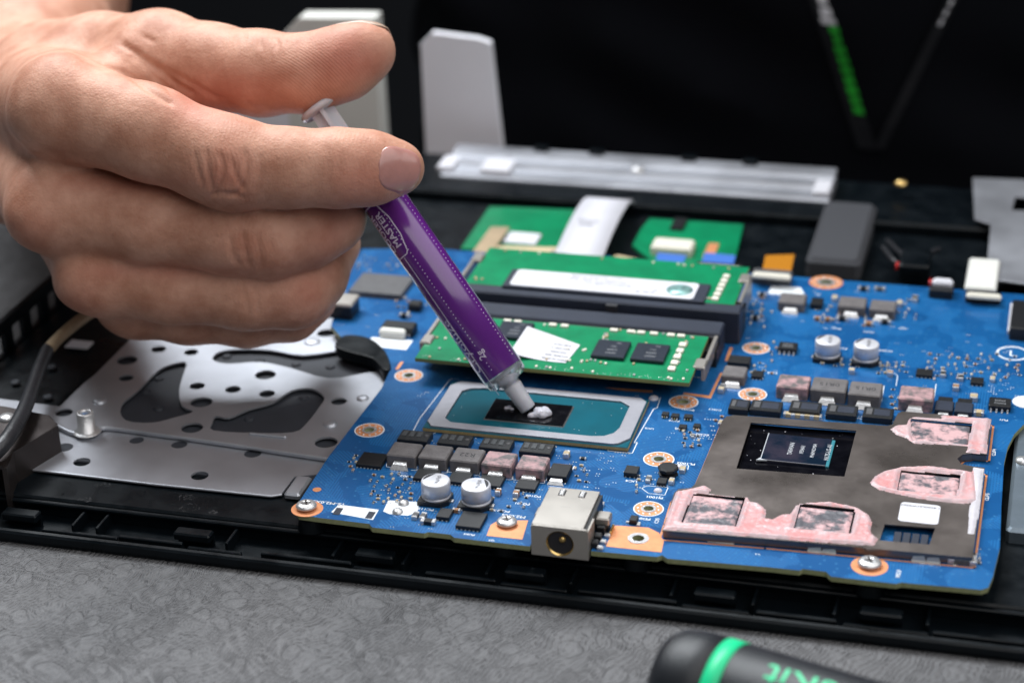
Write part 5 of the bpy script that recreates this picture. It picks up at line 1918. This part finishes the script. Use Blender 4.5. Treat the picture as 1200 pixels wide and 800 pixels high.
# plunger: cross-shaped rod and round thumb plate
pl = MB()
for e1, e2 in ((ef, ep), (ep, ef)):
    q = []
    for t in (50.2, 88.2):
        for s1_, s2_ in ((-1, -1), (1, -1), (1, 1), (-1, 1)):
            q.append(tipP + A * t + e1 * s1_ * 3.0 + e2 * s2_ * 0.55)
    pl.add(q, [(3, 2, 1, 0), (4, 5, 6, 7), (0, 1, 5, 4), (1, 2, 6, 5), (2, 3, 7, 6), (3, 0, 4, 7)], 'milky_plastic')
po = pl.build('plunger', sy)
MB().lathe([(0.001, 88.0), (4.9, 88.0), (5.4, 88.4), (5.4, 89.2), (5.0, 89.6), (0.001, 89.7)], 'milky_plastic', tipP, A, 36, True, False).build('thumb_plate', po)


def onlabel(mb, vv, ff, t0, phi0, m, rr=R_ + .10, sgn=1):
    out = []
    for u, v in vv:
        ph = phi0 - v / rr
        out.append(tipP + A * (t0 + u) + rr * (math.cos(ph) * ef + math.sin(ph) * ep))
    mb.add(out, ff, m)


mb = MB()
k = 0
for phi, off in ((-0.36, 0), (0.93, .4)):
    for i in range(56):
        t = 13.0 + i * 1.0 + off
        if phi < 0 and 15.6 < t < 19.2:
            continue
        n_ = 7
        vv = [(0.13 * math.cos(2 * math.pi * j / n_), 0.13 * math.sin(2 * math.pi * j / n_)) for j in range(n_)]
        onlabel(mb, vv, [tuple(range(n_))], t, phi, 'label_print')
mb.build('dotted_lines', lbl, 'stuff')
mb = MB()


def ltext(s_, size, t0, phi0, sx=1.0, bold=0.0):
    vv, ff = text_verts(s_, size, 0.0)
    vv, ff = dice(vv, ff, 0.35)
    vv = [(a * sx, b) for a, b in vv]
    onlabel(mb, vv, ff, t0, phi0, 'label_print')
    if bold:
        for da, db in ((bold, 0), (0, bold), (bold, bold)):
            onlabel(mb, [(a + da, b + db) for a, b in vv], ff, t0, phi0, 'label_print', R_ + .104 + da * .02)


ltext('2g', 2.5, 17.2, -0.36, 1.0, 0.03)
ltext('Cryofuze', 3.4, 21.5, -1.0, 1.2)
ltext('MASTER', 2.7, 54.6, -0.64, 1.0, 0.07)
ltext('COOLER', 2.7, 54.6, -1.12, 1.0, 0.07)
# badge outline
hexo = [(-7.2, -1.0), (-6.6, -1.6), (-2.5, -2.55), (2.5, -2.55), (6.6, -1.6), (7.2, -1.0), (7.2, 3.6), (6.6, 4.2), (-6.6, 4.2), (-7.2, 3.6)]
dense = []
for i in range(len(hexo)):
    a, b = np.array(hexo[i]), np.array(hexo[(i + 1) % len(hexo)])
    for j in range(5):
        dense.append(a + (b - a) * j / 5)
for i in range(len(dense)):
    a, b = dense[i], dense[(i + 1) % len(dense)]
    d = (b - a) / np.linalg.norm(b - a)
    q = np.array((-d[1], d[0])) * .13
    onlabel(mb, [tuple(a + q), tuple(a - q), tuple(b - q), tuple(b + q)], [(0, 1, 2, 3)], 54.6, -0.72, 'label_print')
mb.build('label_lettering', lbl)
mb = MB()
onlabel(mb, [(-20, -.12), (-20, .12), (20, .12), (20, -.12)], [(0, 1, 2, 3)], 27.0, -0.80, 'label_print', R_ + .102)
mb.build('pale_line', lbl)  # thin pale line running along the label

# ------------------------------------------------------------------ the hand (distance field -> one mesh)
def L3(px, py, w):
    D = 506.0 - w
    return np.array(((px - 600) / F * D, (400 - py) / F * D, w))


hx = np.arange(-152, -20, 0.62)
hy = np.arange(-8, 101, 0.62)
fine = np.arange(34, -64, -0.62)
coarse = [-64.0]
stp = 0.7
while coarse[-1] > -290:
    stp = min(stp * 1.06, 4.5)
    coarse.append(coarse[-1] - stp)
hz = np.concatenate([fine, np.array(coarse)])[::-1].copy()
# widen x/y for the forearm with coarser rows
def extend(a, lo, hi):
    l, s_ = [a[0]], 0.7
    while l[-1] > lo:
        s_ = min(s_ * 1.12, 5)
        l.append(l[-1] - s_)
    r, s_ = [a[-1]], 0.7
    while r[-1] < hi:
        s_ = min(s_ * 1.12, 5)
        r.append(r[-1] + s_)
    return np.concatenate([np.array(l[1:])[::-1], a, np.array(r[1:])]).astype(np.float32)


hx = extend(hx, -255, -15)
hy = extend(hy, -14, 235)
hz = hz.astype(np.float32)
shape = (len(hx), len(hy), len(hz))


def cone(pts, k=2.5, big=60.0):
    """chain of rounded cones through (px, py, w, radius)"""
    d = np.full(shape, big, np.float32)
    for (a, b) in zip(pts[:-1], pts[1:]):
        pa, pb = L3(*a[:3]), L3(*b[:3])
        ra, rb = a[3], b[3]
        m = max(ra, rb) + 16
        lo, hi = np.minimum(pa, pb) - m, np.maximum(pa, pb) + m
        ix = [slice(*np.searchsorted(ax_, (lo[i], hi[i]))) for i, ax_ in enumerate((hx, hy, hz))]
        X = hx[ix[0]][:, None, None] - pa[0]
        Y = hy[ix[1]][None, :, None] - pa[1]
        Z = hz[ix[2]][None, None, :] - pa[2]
        ba = pb - pa
        t = np.clip((X * ba[0] + Y * ba[1] + Z * ba[2]) / (ba @ ba), 0, 1)
        e = np.sqrt((X - t * ba[0]) ** 2 + (Y - t * ba[1]) ** 2 + (Z - t * ba[2]) ** 2) - (ra + (rb - ra) * t)
        sub = d[ix[0], ix[1], ix[2]]
        h = np.clip(0.5 + 0.5 * (sub - e) / k, 0, 1)
        d[ix[0], ix[1], ix[2]] = sub * (1 - h) + e * h - k * h * (1 - h)
    return d


def smin(a, b, k):
    h = np.clip(0.5 + 0.5 * (a - b) / k, 0, 1)
    return a * (1 - h) + b * h - k * h * (1 - h)


index = [(76, 126, 4, 12.4), (175, 156, 10, 11.0), (250, 185, 12, 10.3), (276, 193, 13, 10.4), (340, 197, 14, 9.0), (396, 197, 13.5, 8.9), (436, 197, 12, 8.3), (466, 197, 10.5, 6.4)]
middle = [(68, 240, -4, 11.6), (175, 259, -1, 10.2), (275, 274, 2, 9.6), (318, 277, 2, 9.7), (360, 268, 0, 9.0), (386, 256, -4, 8.2), (400, 238, -14, 6.8)]
ring = [(118, 318, -10, 10.2), (200, 333, -9, 9.3), (290, 341, -7, 9.2), (344, 340, -8, 9.0), (366, 322, -12, 8.3), (390, 286, -22, 7.0)]
little = [(160, 352, -22, 9.0), (220, 364, -20, 8.1), (290, 369, -19, 7.7), (340, 364, -21, 7.3), (360, 348, -26, 6.8), (372, 322, -34, 5.8)]
thumb = [(62, 88, -58, 14.5), (120, 74, -42, 12.6), (188, 70, -26, 12.0), (250, 80, -17, 10.4), (306, 86, -10, 9.9), (360, 86, -5, 9.0), (402, 74, -3, 8.4), (428, 61, -2, 7.4)]
palm = cone([index[0], (30, 122, -74, 17)], 8)
palm = smin(palm, cone([middle[0], (24, 160, -78, 17)], 8), 5)
palm = smin(palm, cone([ring[0], (56, 178, -76, 15)], 8), 5)
palm = smin(palm, cone([little[0], (88, 200, -74, 13)], 8), 5)
palm = smin(palm, cone([(80, 130, -40, 14), (120, 262, -48, 12)], 8), 8)
palm = smin(palm, cone([(25, 165, -76, 21), (30, 60, -130, 24), (36, -8, -180, 28), (20, -110, -250, 36), (-60, -190, -320, 40)], 14), 16)
th = cone(thumb, 4)
web = cone([(88, 112, -14, 8.5), (150, 100, -20, 8.5), (200, 92, -24, 8)], 5)
web = smin(web, cone([(62, 100, -50, 12), (160, 140, -26, 9)], 6), 8)
palm = smin(palm, web, 8)
hand = smin(palm, th, 7)
del th, web
for fg, k in ((index, 4), (middle, 4), (ring, 4), (little, 4)):
    d_ = smin(palm, cone(fg, 3.2), k)
    hand = smin(hand, d_, 0.7)
del palm, d_
V, Q = surface_nets(hand, hx.astype(float), hy.astype(float), hz.astype(float))
V = laplace(V, Q, 3, 0.5)
N_ = vnormals(V, Q)
# finer relief: knuckle folds, web creases, finger pad swell (depths in mm, measured in the photograph)
D_ = 506.0 - V[:, 2]
PX, PYy = 600 + V[:, 0] * F / D_, 400 - V[:, 1] * F / D_
vis = np.clip((N_[:, 2] + 0.15) / 0.35, 0, 1) * (V[:, 2] > -60)
folds = [([(228, 176), (231, 195), (238, 219)], .34, 3.0), ([(243, 172), (244, 198), (250, 228)], .42, 3.0), ([(258, 178), (262, 200), (254, 224), (247, 234)], .55, 2.6), ([(270, 182), (276, 203), (288, 226)], .5, 2.8),
         ([(287, 172), (289, 200), (282, 222), (262, 232)], .42, 2.8), ([(303, 178), (305, 205), (300, 228)], .22, 3.0), ([(240, 232), (262, 226), (292, 233)], .3, 3.0),
         ([(382, 166), (386, 185), (384, 205)], .16, 3.0), ([(394, 164), (399, 187), (396, 208)], .18, 3.0),
         ([(139, 48), (160, 62), (180, 78), (208, 100), (232, 113)], .75, 4.0), ([(122, 74), (150, 88), (178, 108), (206, 124)], .5, 3.5), ([(150, 62), (178, 86), (205, 112)], .4, 3.5), ([(163, 40), (186, 52)], .3, 3.0),
         ([(172, 72), (210, 90), (262, 120)], .4, 4.0),
         ([(303, 40), (305, 52), (308, 62)], .4, 2.2), ([(317, 42), (326, 50), (322, 60)], .4, 2.4), ([(285, 36), (288, 52)], .25, 2.6), ([(332, 44), (336, 56)], .2, 2.6),
         ([(268, 272), (272, 295), (282, 314)], .32, 3.0), ([(284, 268), (287, 292), (294, 318)], .36, 3.0), ([(300, 268), (304, 295), (306, 318)], .32, 3.0), ([(316, 272), (320, 300)], .2, 3.0),
         ([(283, 330), (288, 350), (292, 372)], .25, 3.0), ([(298, 330), (302, 352), (303, 374)], .25, 3.0),
         ([(25, 160), (48, 178), (80, 188)], .3, 8.0),
         ([(285, 118), (300, 128), (312, 131)], .3, 4.0)]
disp = np.zeros(len(V))
for pts_, amp, sg in folds:
    pp_ = np.array(spline([np.array(p, float) for p in pts_], 4))
    d2 = np.full(len(V), 1e9)
    m = (PX > pp_[:, 0].min() - 30) & (PX < pp_[:, 0].max() + 30) & (PYy > pp_[:, 1].min() - 30) & (PYy < pp_[:, 1].max() + 30)
    q = np.stack([PX[m], PYy[m]], 1)
    if len(q) == 0:
        continue
    dd = np.full(len(q), 1e9)
    for a, b in zip(pp_[:-1], pp_[1:]):
        ab = b - a
        t = np.clip(((q - a) @ ab) / (ab @ ab + 1e-9), 0, 1)
        dd = np.minimum(dd, ((q - a - t[:, None] * ab) ** 2).sum(1))
    end = np.minimum(np.linalg.norm(q - pp_[0], axis=1), np.linalg.norm(q - pp_[-1], axis=1))
    disp[m] -= 1.3 * amp * np.exp(-dd / sg ** 2) * np.clip(end / 8, 0.25, 1)
    disp[m] += amp * 0.2 * np.exp(-dd / (sg * 2.4) ** 2)
# knuckle and tendon bumps
for cx, cy, amp, sg in ((36, 140, .7, 30), (30, 262, 1.5, 26), (78, 340, 1.0, 24), (120, 366, .6, 20), (265, 190, .3, 26), (415, 62, .4, 24), (110, 62, -1.0, 26), (375, 100, .5, 30)):
    disp += amp * np.exp(-((PX - cx) ** 2 + (PYy - cy) ** 2) / sg ** 2) * (V[:, 2] > -60)
lump = np.array([mnoise.noise(Vector((p[0] * .09, p[1] * .09, p[2] * .09))) for p in V])
V = V + N_ * (disp * vis + 0.12 * lump)[:, None]
red = np.zeros(len(V))
for cx, cy, amp, sx_, sy_ in ((405, 70, .65, 48, 34), (430, 210, .45, 45, 30), (265, 202, .35, 38, 30), (300, 105, .3, 60, 30), (395, 280, .3, 34, 40), (360, 345, .3, 34, 30), (40, 268, .25, 30, 26), (235, 118, .5, 40, 26), (290, 290, .2, 40, 20), (95, 345, .25, 30, 20),
                          (150, 215, .3, 90, 12), (180, 318, .3, 120, 10)):
    red += amp * np.exp(-((PX - cx) / sx_) ** 2 - ((PYy - cy) / sy_) ** 2)
red = np.clip(red, 0, .85)
BAS = np.stack([RT, UP, -FW], 1)          # local (right, up, towards camera) -> board axes


def loc2w(v):
    v = np.asarray(v, float)
    return CP + FW * 506.0 + v @ BAS.T


Vw = loc2w(V)
person = thing('person', 'person in a black shirt holding the purple syringe over the board', 'person', (-120, 330, -900))
org = np.array(H(60, 180, -40))
me = mesh_np('body', Vw - org, Q, 'skin')
at_ = me.attributes.new('redness', 'FLOAT', 'POINT')
at_.data.foreach_set('value', red.astype(np.float32))
# fine friction ridges on the thumb pad, and transverse skin lines on the fingers
rv = np.hypot(PX - 250, (PYy - 190) * 1.15) * 1.75
rdp = 0.38 * np.exp(-((PX - 375) / 52) ** 2 - ((PYy - 92) / 30) ** 2) * (V[:, 2] > -40)
rv2 = (PX + 3 * np.sin(PYy * .12)) * 1.2
rdp2 = 0.2 * (np.exp(-((PX - 262) / 42) ** 2 - ((PYy - 195) / 45) ** 2) + .7 * np.exp(-((PX - 300) / 36) ** 2 - ((PYy - 290) / 40) ** 2) + .6 * np.exp(-((PX - 315) / 30) ** 2 - ((PYy - 50) / 22) ** 2) + .5 * np.exp(-((PX - 400) / 40) ** 2 - ((PYy - 175) / 30) ** 2))
use2 = rdp2 > rdp
for nm_, val in (('ridge', np.where(use2, rv2, rv)), ('ridge_depth', np.maximum(rdp, rdp2))):
    a_ = me.attributes.new(nm_, 'FLOAT', 'POINT')
    a_.data.foreach_set('value', val.astype(np.float32))
body = put('body', me, org, person)

from mathutils.bvhtree import BVHTree
tree = BVHTree.FromPolygons([Vector(v) for v in V[:, :]], [tuple(map(int, q)) for q in Q])


def nail(name, c, nrm, along, width, length, m, parent, lift=0.22, over=0.0):
    """curved plate laid on the finger surface; c, nrm, along in the hand's own frame"""
    nrm = np.array(nrm, float)
    nrm /= np.linalg.norm(nrm)
    al = np.array(along, float)
    al -= nrm * (al @ nrm)
    al /= np.linalg.norm(al)
    sd = np.cross(al, nrm)
    nu, nv = 16, 20
    vv = []
    grid = {}
    for i in range(nu + 1):
        for j in range(nv + 1):
            s_ = -1 + 2 * i / nu
            t = -1 + 2 * j / nv
            # rounded ends: half width shrinks towards both ends
            f = (1 - abs(t) ** 3.5) ** .5 if t < 0 else (1 - t ** 5 * .9) ** .5
            f = max(f, 0.05)
            p = c + sd * s_ * f * width / 2 + al * t * length / 2
            o_ = p + nrm * 12
            hit = tree.ray_cast(Vector(o_), Vector(-nrm), 30)
            q = np.array(hit[0]) if hit[0] is not None else p - nrm * 3
            tt = max(0, t - .55) / .45
            base = q + nrm * (lift * (1 - 0.55 * abs(s_) ** 3) * (1 if t > -.85 else .5))
            if over and t > .3:
                base = base + al * over * tt + nrm * 0.25 * tt
            vv.append(base)
    n0 = len(vv)
    vb = [v - nrm * 0.45 for v in vv]
    ff = []
    for i in range(nu):
        for j in range(nv):
            k = i * (nv + 1) + j
            ff.append((k, k + nv + 1, k + nv + 2, k + 1))
            ff.append((n0 + k, n0 + k + 1, n0 + k + nv + 2, n0 + k + nv + 1))
    rim = [i * (nv + 1) for i in range(nu + 1)] + [nu * (nv + 1) + j for j in range(1, nv + 1)] + [i * (nv + 1) + nv for i in range(nu - 1, -1, -1)] + [j for j in range(nv - 1, 0, -1)]
    for a, b in zip(rim, rim[1:] + rim[:1]):
        ff.append((a, b, n0 + b, n0 + a))
    mb = MB()
    mb.add([loc2w(v) for v in vv + vb], ff, m, True)
    return mb.build(name, parent)


nail('fingernail', L3(464, 199, 16), (0.42, 0.10, 0.9), (0.9, -0.12, -0.42), 10.2, 11.0, 'nail', body, 0.14, 0.4)
nail('thumbnail', L3(420, 36, -5), (-0.22, 0.93, -0.28), (0.93, 0.33, 0.12), 12.0, 14.0, 'nail_pale', body, 0.14, 0.5)

# a few fine dark hairs on the finger backs
rh_ = random.Random(4)
mb = MB()
for cx, cy, sx0, sy0, n_h in ((155, 152, 62, 20, 34), (190, 262, 80, 18, 30), (120, 130, 40, 18, 8), (220, 343, 60, 10, 10)):
    for _ in range(n_h):
        px, py = rh_.gauss(cx, sx0 * .6), rh_.gauss(cy, sy0 * .6)
        o_ = L3(px, py, 40)
        hit = tree.ray_cast(Vector(o_), Vector((-o_[0], -o_[1], -(506 - 40) )).normalized() * 1.0, 120)
        if hit[0] is None or hit[0][2] < -25:
            d0 = Vector((px - 600, 400 - py, -F)).normalized()
            hit = tree.ray_cast(Vector((0, 0, 506)), d0, 600)
        if hit[0] is None:
            continue
        p0 = np.array(hit[0])
        nn = np.array(hit[1])
        if nn[2] < 0:
            nn = -nn
        dr = np.array((1.0, -.3 + rh_.uniform(-.25, .25), 0)) + nn * .35
        dr /= np.linalg.norm(dr)
        ln = rh_.uniform(.7, 1.6)
        pts_ = [p0 - nn * .05, p0 + dr * ln * .5 + nn * .08, p0 + dr * ln]
        mb.tube([loc2w(p) for p in pts_], [.024, .02, .008], 'brown_cap', 4)
mb.build('fine_hair', body, 'stuff')

# shirt: torso and sleeve, one closed cloth surface
sx_ = np.arange(-330, 420, 7.0)
sy_ = np.arange(232, 560, 7.0)
sz_ = np.arange(-330, 420, 7.0)
X, Y, Z = np.meshgrid(sx_, sy_, sz_, indexing='ij')
cxs = 40
waist = 1 - 0.10 * np.exp(-((Z + 60) / 160) ** 2)
rad = np.sqrt(((X - cxs) / (205 * waist)) ** 2 + ((Y - 380) / (125 * waist)) ** 2)
d = (rad - 1) * 125
d = np.maximum(d, np.abs(Z - 40) - 340)
pa, pb = np.array((-160., 420., 330.)), np.array((-262., 340., 105.))
ba = pb - pa
t = np.clip(((X - pa[0]) * ba[0] + (Y - pa[1]) * ba[1] + (Z - pa[2]) * ba[2]) / (ba @ ba), 0, 1)
e = np.sqrt((X - pa[0] - t * ba[0]) ** 2 + (Y - pa[1] - t * ba[1]) ** 2 + (Z - pa[2] - t * ba[2]) ** 2) - (62 - 8 * t)
d = smin(d, e, 40)
d += 3.5 * np.sin(X * .05 + Z * .09) * np.sin(Z * .06 - X * .02 + 1) + 1.5 * np.sin(Z * .13 + X * .08)
SV, SQ = surface_nets(d, sx_, sy_, sz_)
SV = laplace(SV, SQ, 2)
org = np.array((40, 372, -300.))
put('shirt', mesh_np('shirt', SV - org, SQ, 'shirt_black'), org, person)
stree = BVHTree.FromPolygons([Vector(v) for v in SV], [tuple(map(int, q)) for q in SQ])


def on_shirt(px, py, lift=0.8):
    d_ = ray(px, py)
    d_ = d_ / np.linalg.norm(d_)
    h = stree.ray_cast(Vector(CP), Vector(d_), 2000)
    return np.array(h[0]) - d_ * lift if h[0] is not None else PY(px, py, 245)


# lanyard lying on the shirt
la = on_shirt(1018, 150, 1.5)
lan = thing('lanyard', 'dark lanyard with white and green print hanging on the black shirt', 'lanyard', la)


def strip(name, a, b, w, m, parent, lift, t0=0.0, t1=1.0, n_=10, thick=0.8):
    vv, ff = [], []
    for i in range(n_ + 1):
        t = t0 + (t1 - t0) * i / n_
        px, py = a[0] + (b[0] - a[0]) * t, a[1] + (b[1] - a[1]) * t
        for s_ in (-.5, .5):
            vv.append(on_shirt(px + s_ * w, py + s_ * w * .15, lift))
    n2 = len(vv)
    back = [v + np.array((0, thick, 0)) for v in vv]
    for i in range(n_):
        k = i * 2
        ff.append((k, k + 1, k + 3, k + 2))
        ff.append((n2 + k, n2 + k + 2, n2 + k + 3, n2 + k + 1))
        ff.append((k, k + 2, n2 + k + 2, n2 + k))
        ff.append((k + 1, n2 + k + 1, n2 + k + 3, k + 3))
    ff.append((0, n2, n2 + 1, 1))
    ff.append((n2 - 2, n2 - 1, 2 * n2 - 1, 2 * n2 - 2))
    mb = MB()
    mb.add(vv + back, ff, m, False)
    return mb.build(name, parent)


A0, A1 = (930, -90), (1016, 175)
s1_ = strip('strap', A0, A1, 22, 'strap_navy', lan, 1.5)
B0, B1 = (1160, -90), (1030, 175)
s2_ = strip('strap', B0, B1, 12, 'strap_navy', lan, 2.6)
for k, (t0, t1) in enumerate(((.25, .30), (.315, .36), (.375, .42), (.43, .462))):
    strip('white_letter', (942, -75), (1006, 150), (13, 10, 13, 17)[k], 'strap_white', s1_, 2.4, t0, t1, 2, .3)
for k in range(9):
    t0 = .475 + k * .052
    strip('green_letter', (944, -75), (1012, 150), (11, 9, 12, 12, 12, 11, 12, 11, 11)[k], 'strap_green', s1_, 2.4, t0, t0 + .036, 2, .3)
for k in range(4):
    t0 = .30 + k * .05
    strip('white_letter', (1157, -80), (1040, 150), 3.2, 'strap_white', s2_, 3.4, t0, t0 + .03, 2, .3)
# ------------------------------------------------------------------ upright things behind the laptop
def upright(name, px0, px1, ptop, Y, thick, m, label, cat, slant=0.0, r=1.5, toptilt=0.0):
    a, b = PY(px0, ptop, Y), PY(px1, ptop, Y)
    zt = a[2]
    w = b[0] - a[0]
    pts_ = [(a[0], ZM + .05), (b[0] + slant, ZM + .05), (b[0], zt - toptilt), (b[0] - r, zt - toptilt * .6 + .3), (a[0] + r, zt), (a[0], zt - r)]
    vv, ff = fill2d(pts_, [], 0, thick, 0.3)
    mb = MB()
    mb.add([(x, Y + c, y) for x, y, c in vv], ff, m)
    return tag(mb.build(name), label, cat)


upright('white_stand', 492, 574, 38, 192, 3.0, 'panel_white', 'white upright stand behind the silver hinge bar, beside the dark shirt', 'stand', 3.5, 4, 2.5)
upright('grey_block', 330, 438, 20, 188, 8.0, 'block_cream', 'pale grey block behind the thumb and index finger', 'block', 0.5, 6, -1)
upright('white_block', 225, 345, 122, 188.2, 7.0, 'panel_white', 'low white block seen in the gap under the thumb', 'block', 0, 1, 0)

# ------------------------------------------------------------------ screwdriver in front
rh = 11.0
zc_ = ZM + rh
ha = np.array(P(786, 796, zc_))
hb = np.array(P(1010, 864, zc_))
dirn = (hb - ha)
dirn[2] = 0
dirn /= np.linalg.norm(dirn)
sd_ = thing('screwdriver', 'black screwdriver handle with a bright green ring on the mat', 'screwdriver', (ha[0] + dirn[0] * 50, ha[1] + dirn[1] * 50, ZM))


def fluted(prof, m, name, n=60, fl=0.0):
    e1 = np.array((0, 0, 1.0))
    e2 = np.cross(dirn, e1)
    vv, ff = [], []
    for r, h in prof:
        for i in range(n):
            a = 2 * math.pi * i / n
            rr = r * (1 - fl * max(0, math.cos(a * 6)) ** 3)
            vv.append(ha + dirn * h + rr * (math.cos(a) * e1 + math.sin(a) * e2))
    for k in range(len(prof) - 1):
        for i in range(n):
            j = (i + 1) % n
            ff.append((k * n + i, k * n + j, (k + 1) * n + j, (k + 1) * n + i))
    mb = MB()
    mb.add(vv, ff, m, True)
    return mb.build(name, sd_)


fluted([(0.01, -2.2), (6.0, -2.0), (8.8, -1.0), (10.2, 1.0), (10.8, 3.5), (rh, 6), (rh, 10.0), (rh - .3, 10.1)], 'handle_black', 'end_cap')
fluted([(rh - .25, 10.0), (rh + .02, 10.05), (rh + .02, 13.4), (rh - .25, 13.5)], 'handle_green', 'green_ring')
fluted([(rh - .3, 13.4), (rh - .1, 13.8), (rh - .1, 46), (rh - .6, 52), (rh - 2.2, 60), (rh - 4.0, 68), (rh - 4.6, 80), (rh - 3.5, 92), (rh - 4.0, 97), (0.01, 97.5)], 'handle_black', 'grip')
fluted([(0.01, 97), (3, 97.2), (3, 180), (2.2, 186), (0.01, 188)], 'steel', 'blade')
mb = MB()
vv, ff = text_verts("Pro'sKit", 8.2)
vv, ff = dice(vv, ff, 0.6)
vv = [(-a * 1.05, -b) for a, b in vv]
e1 = np.array((0, 0, 1.0))
e2 = np.cross(dirn, e1)
out = []
sgn = 1 if e2[1] > 0 else -1
for u, v in vv:
    h = 35.0 + u
    r_ = rh - .1 if h < 46 else rh - .1 - (h - 46) * .12
    ph = 0.3 - v / rh
    out.append(ha + dirn * h + (r_ + .09) * (math.cos(ph) * e1 - sgn * math.sin(ph) * e2))
mb.add(out, ff, 'handle_green')
mb.build('lettering', sd_)
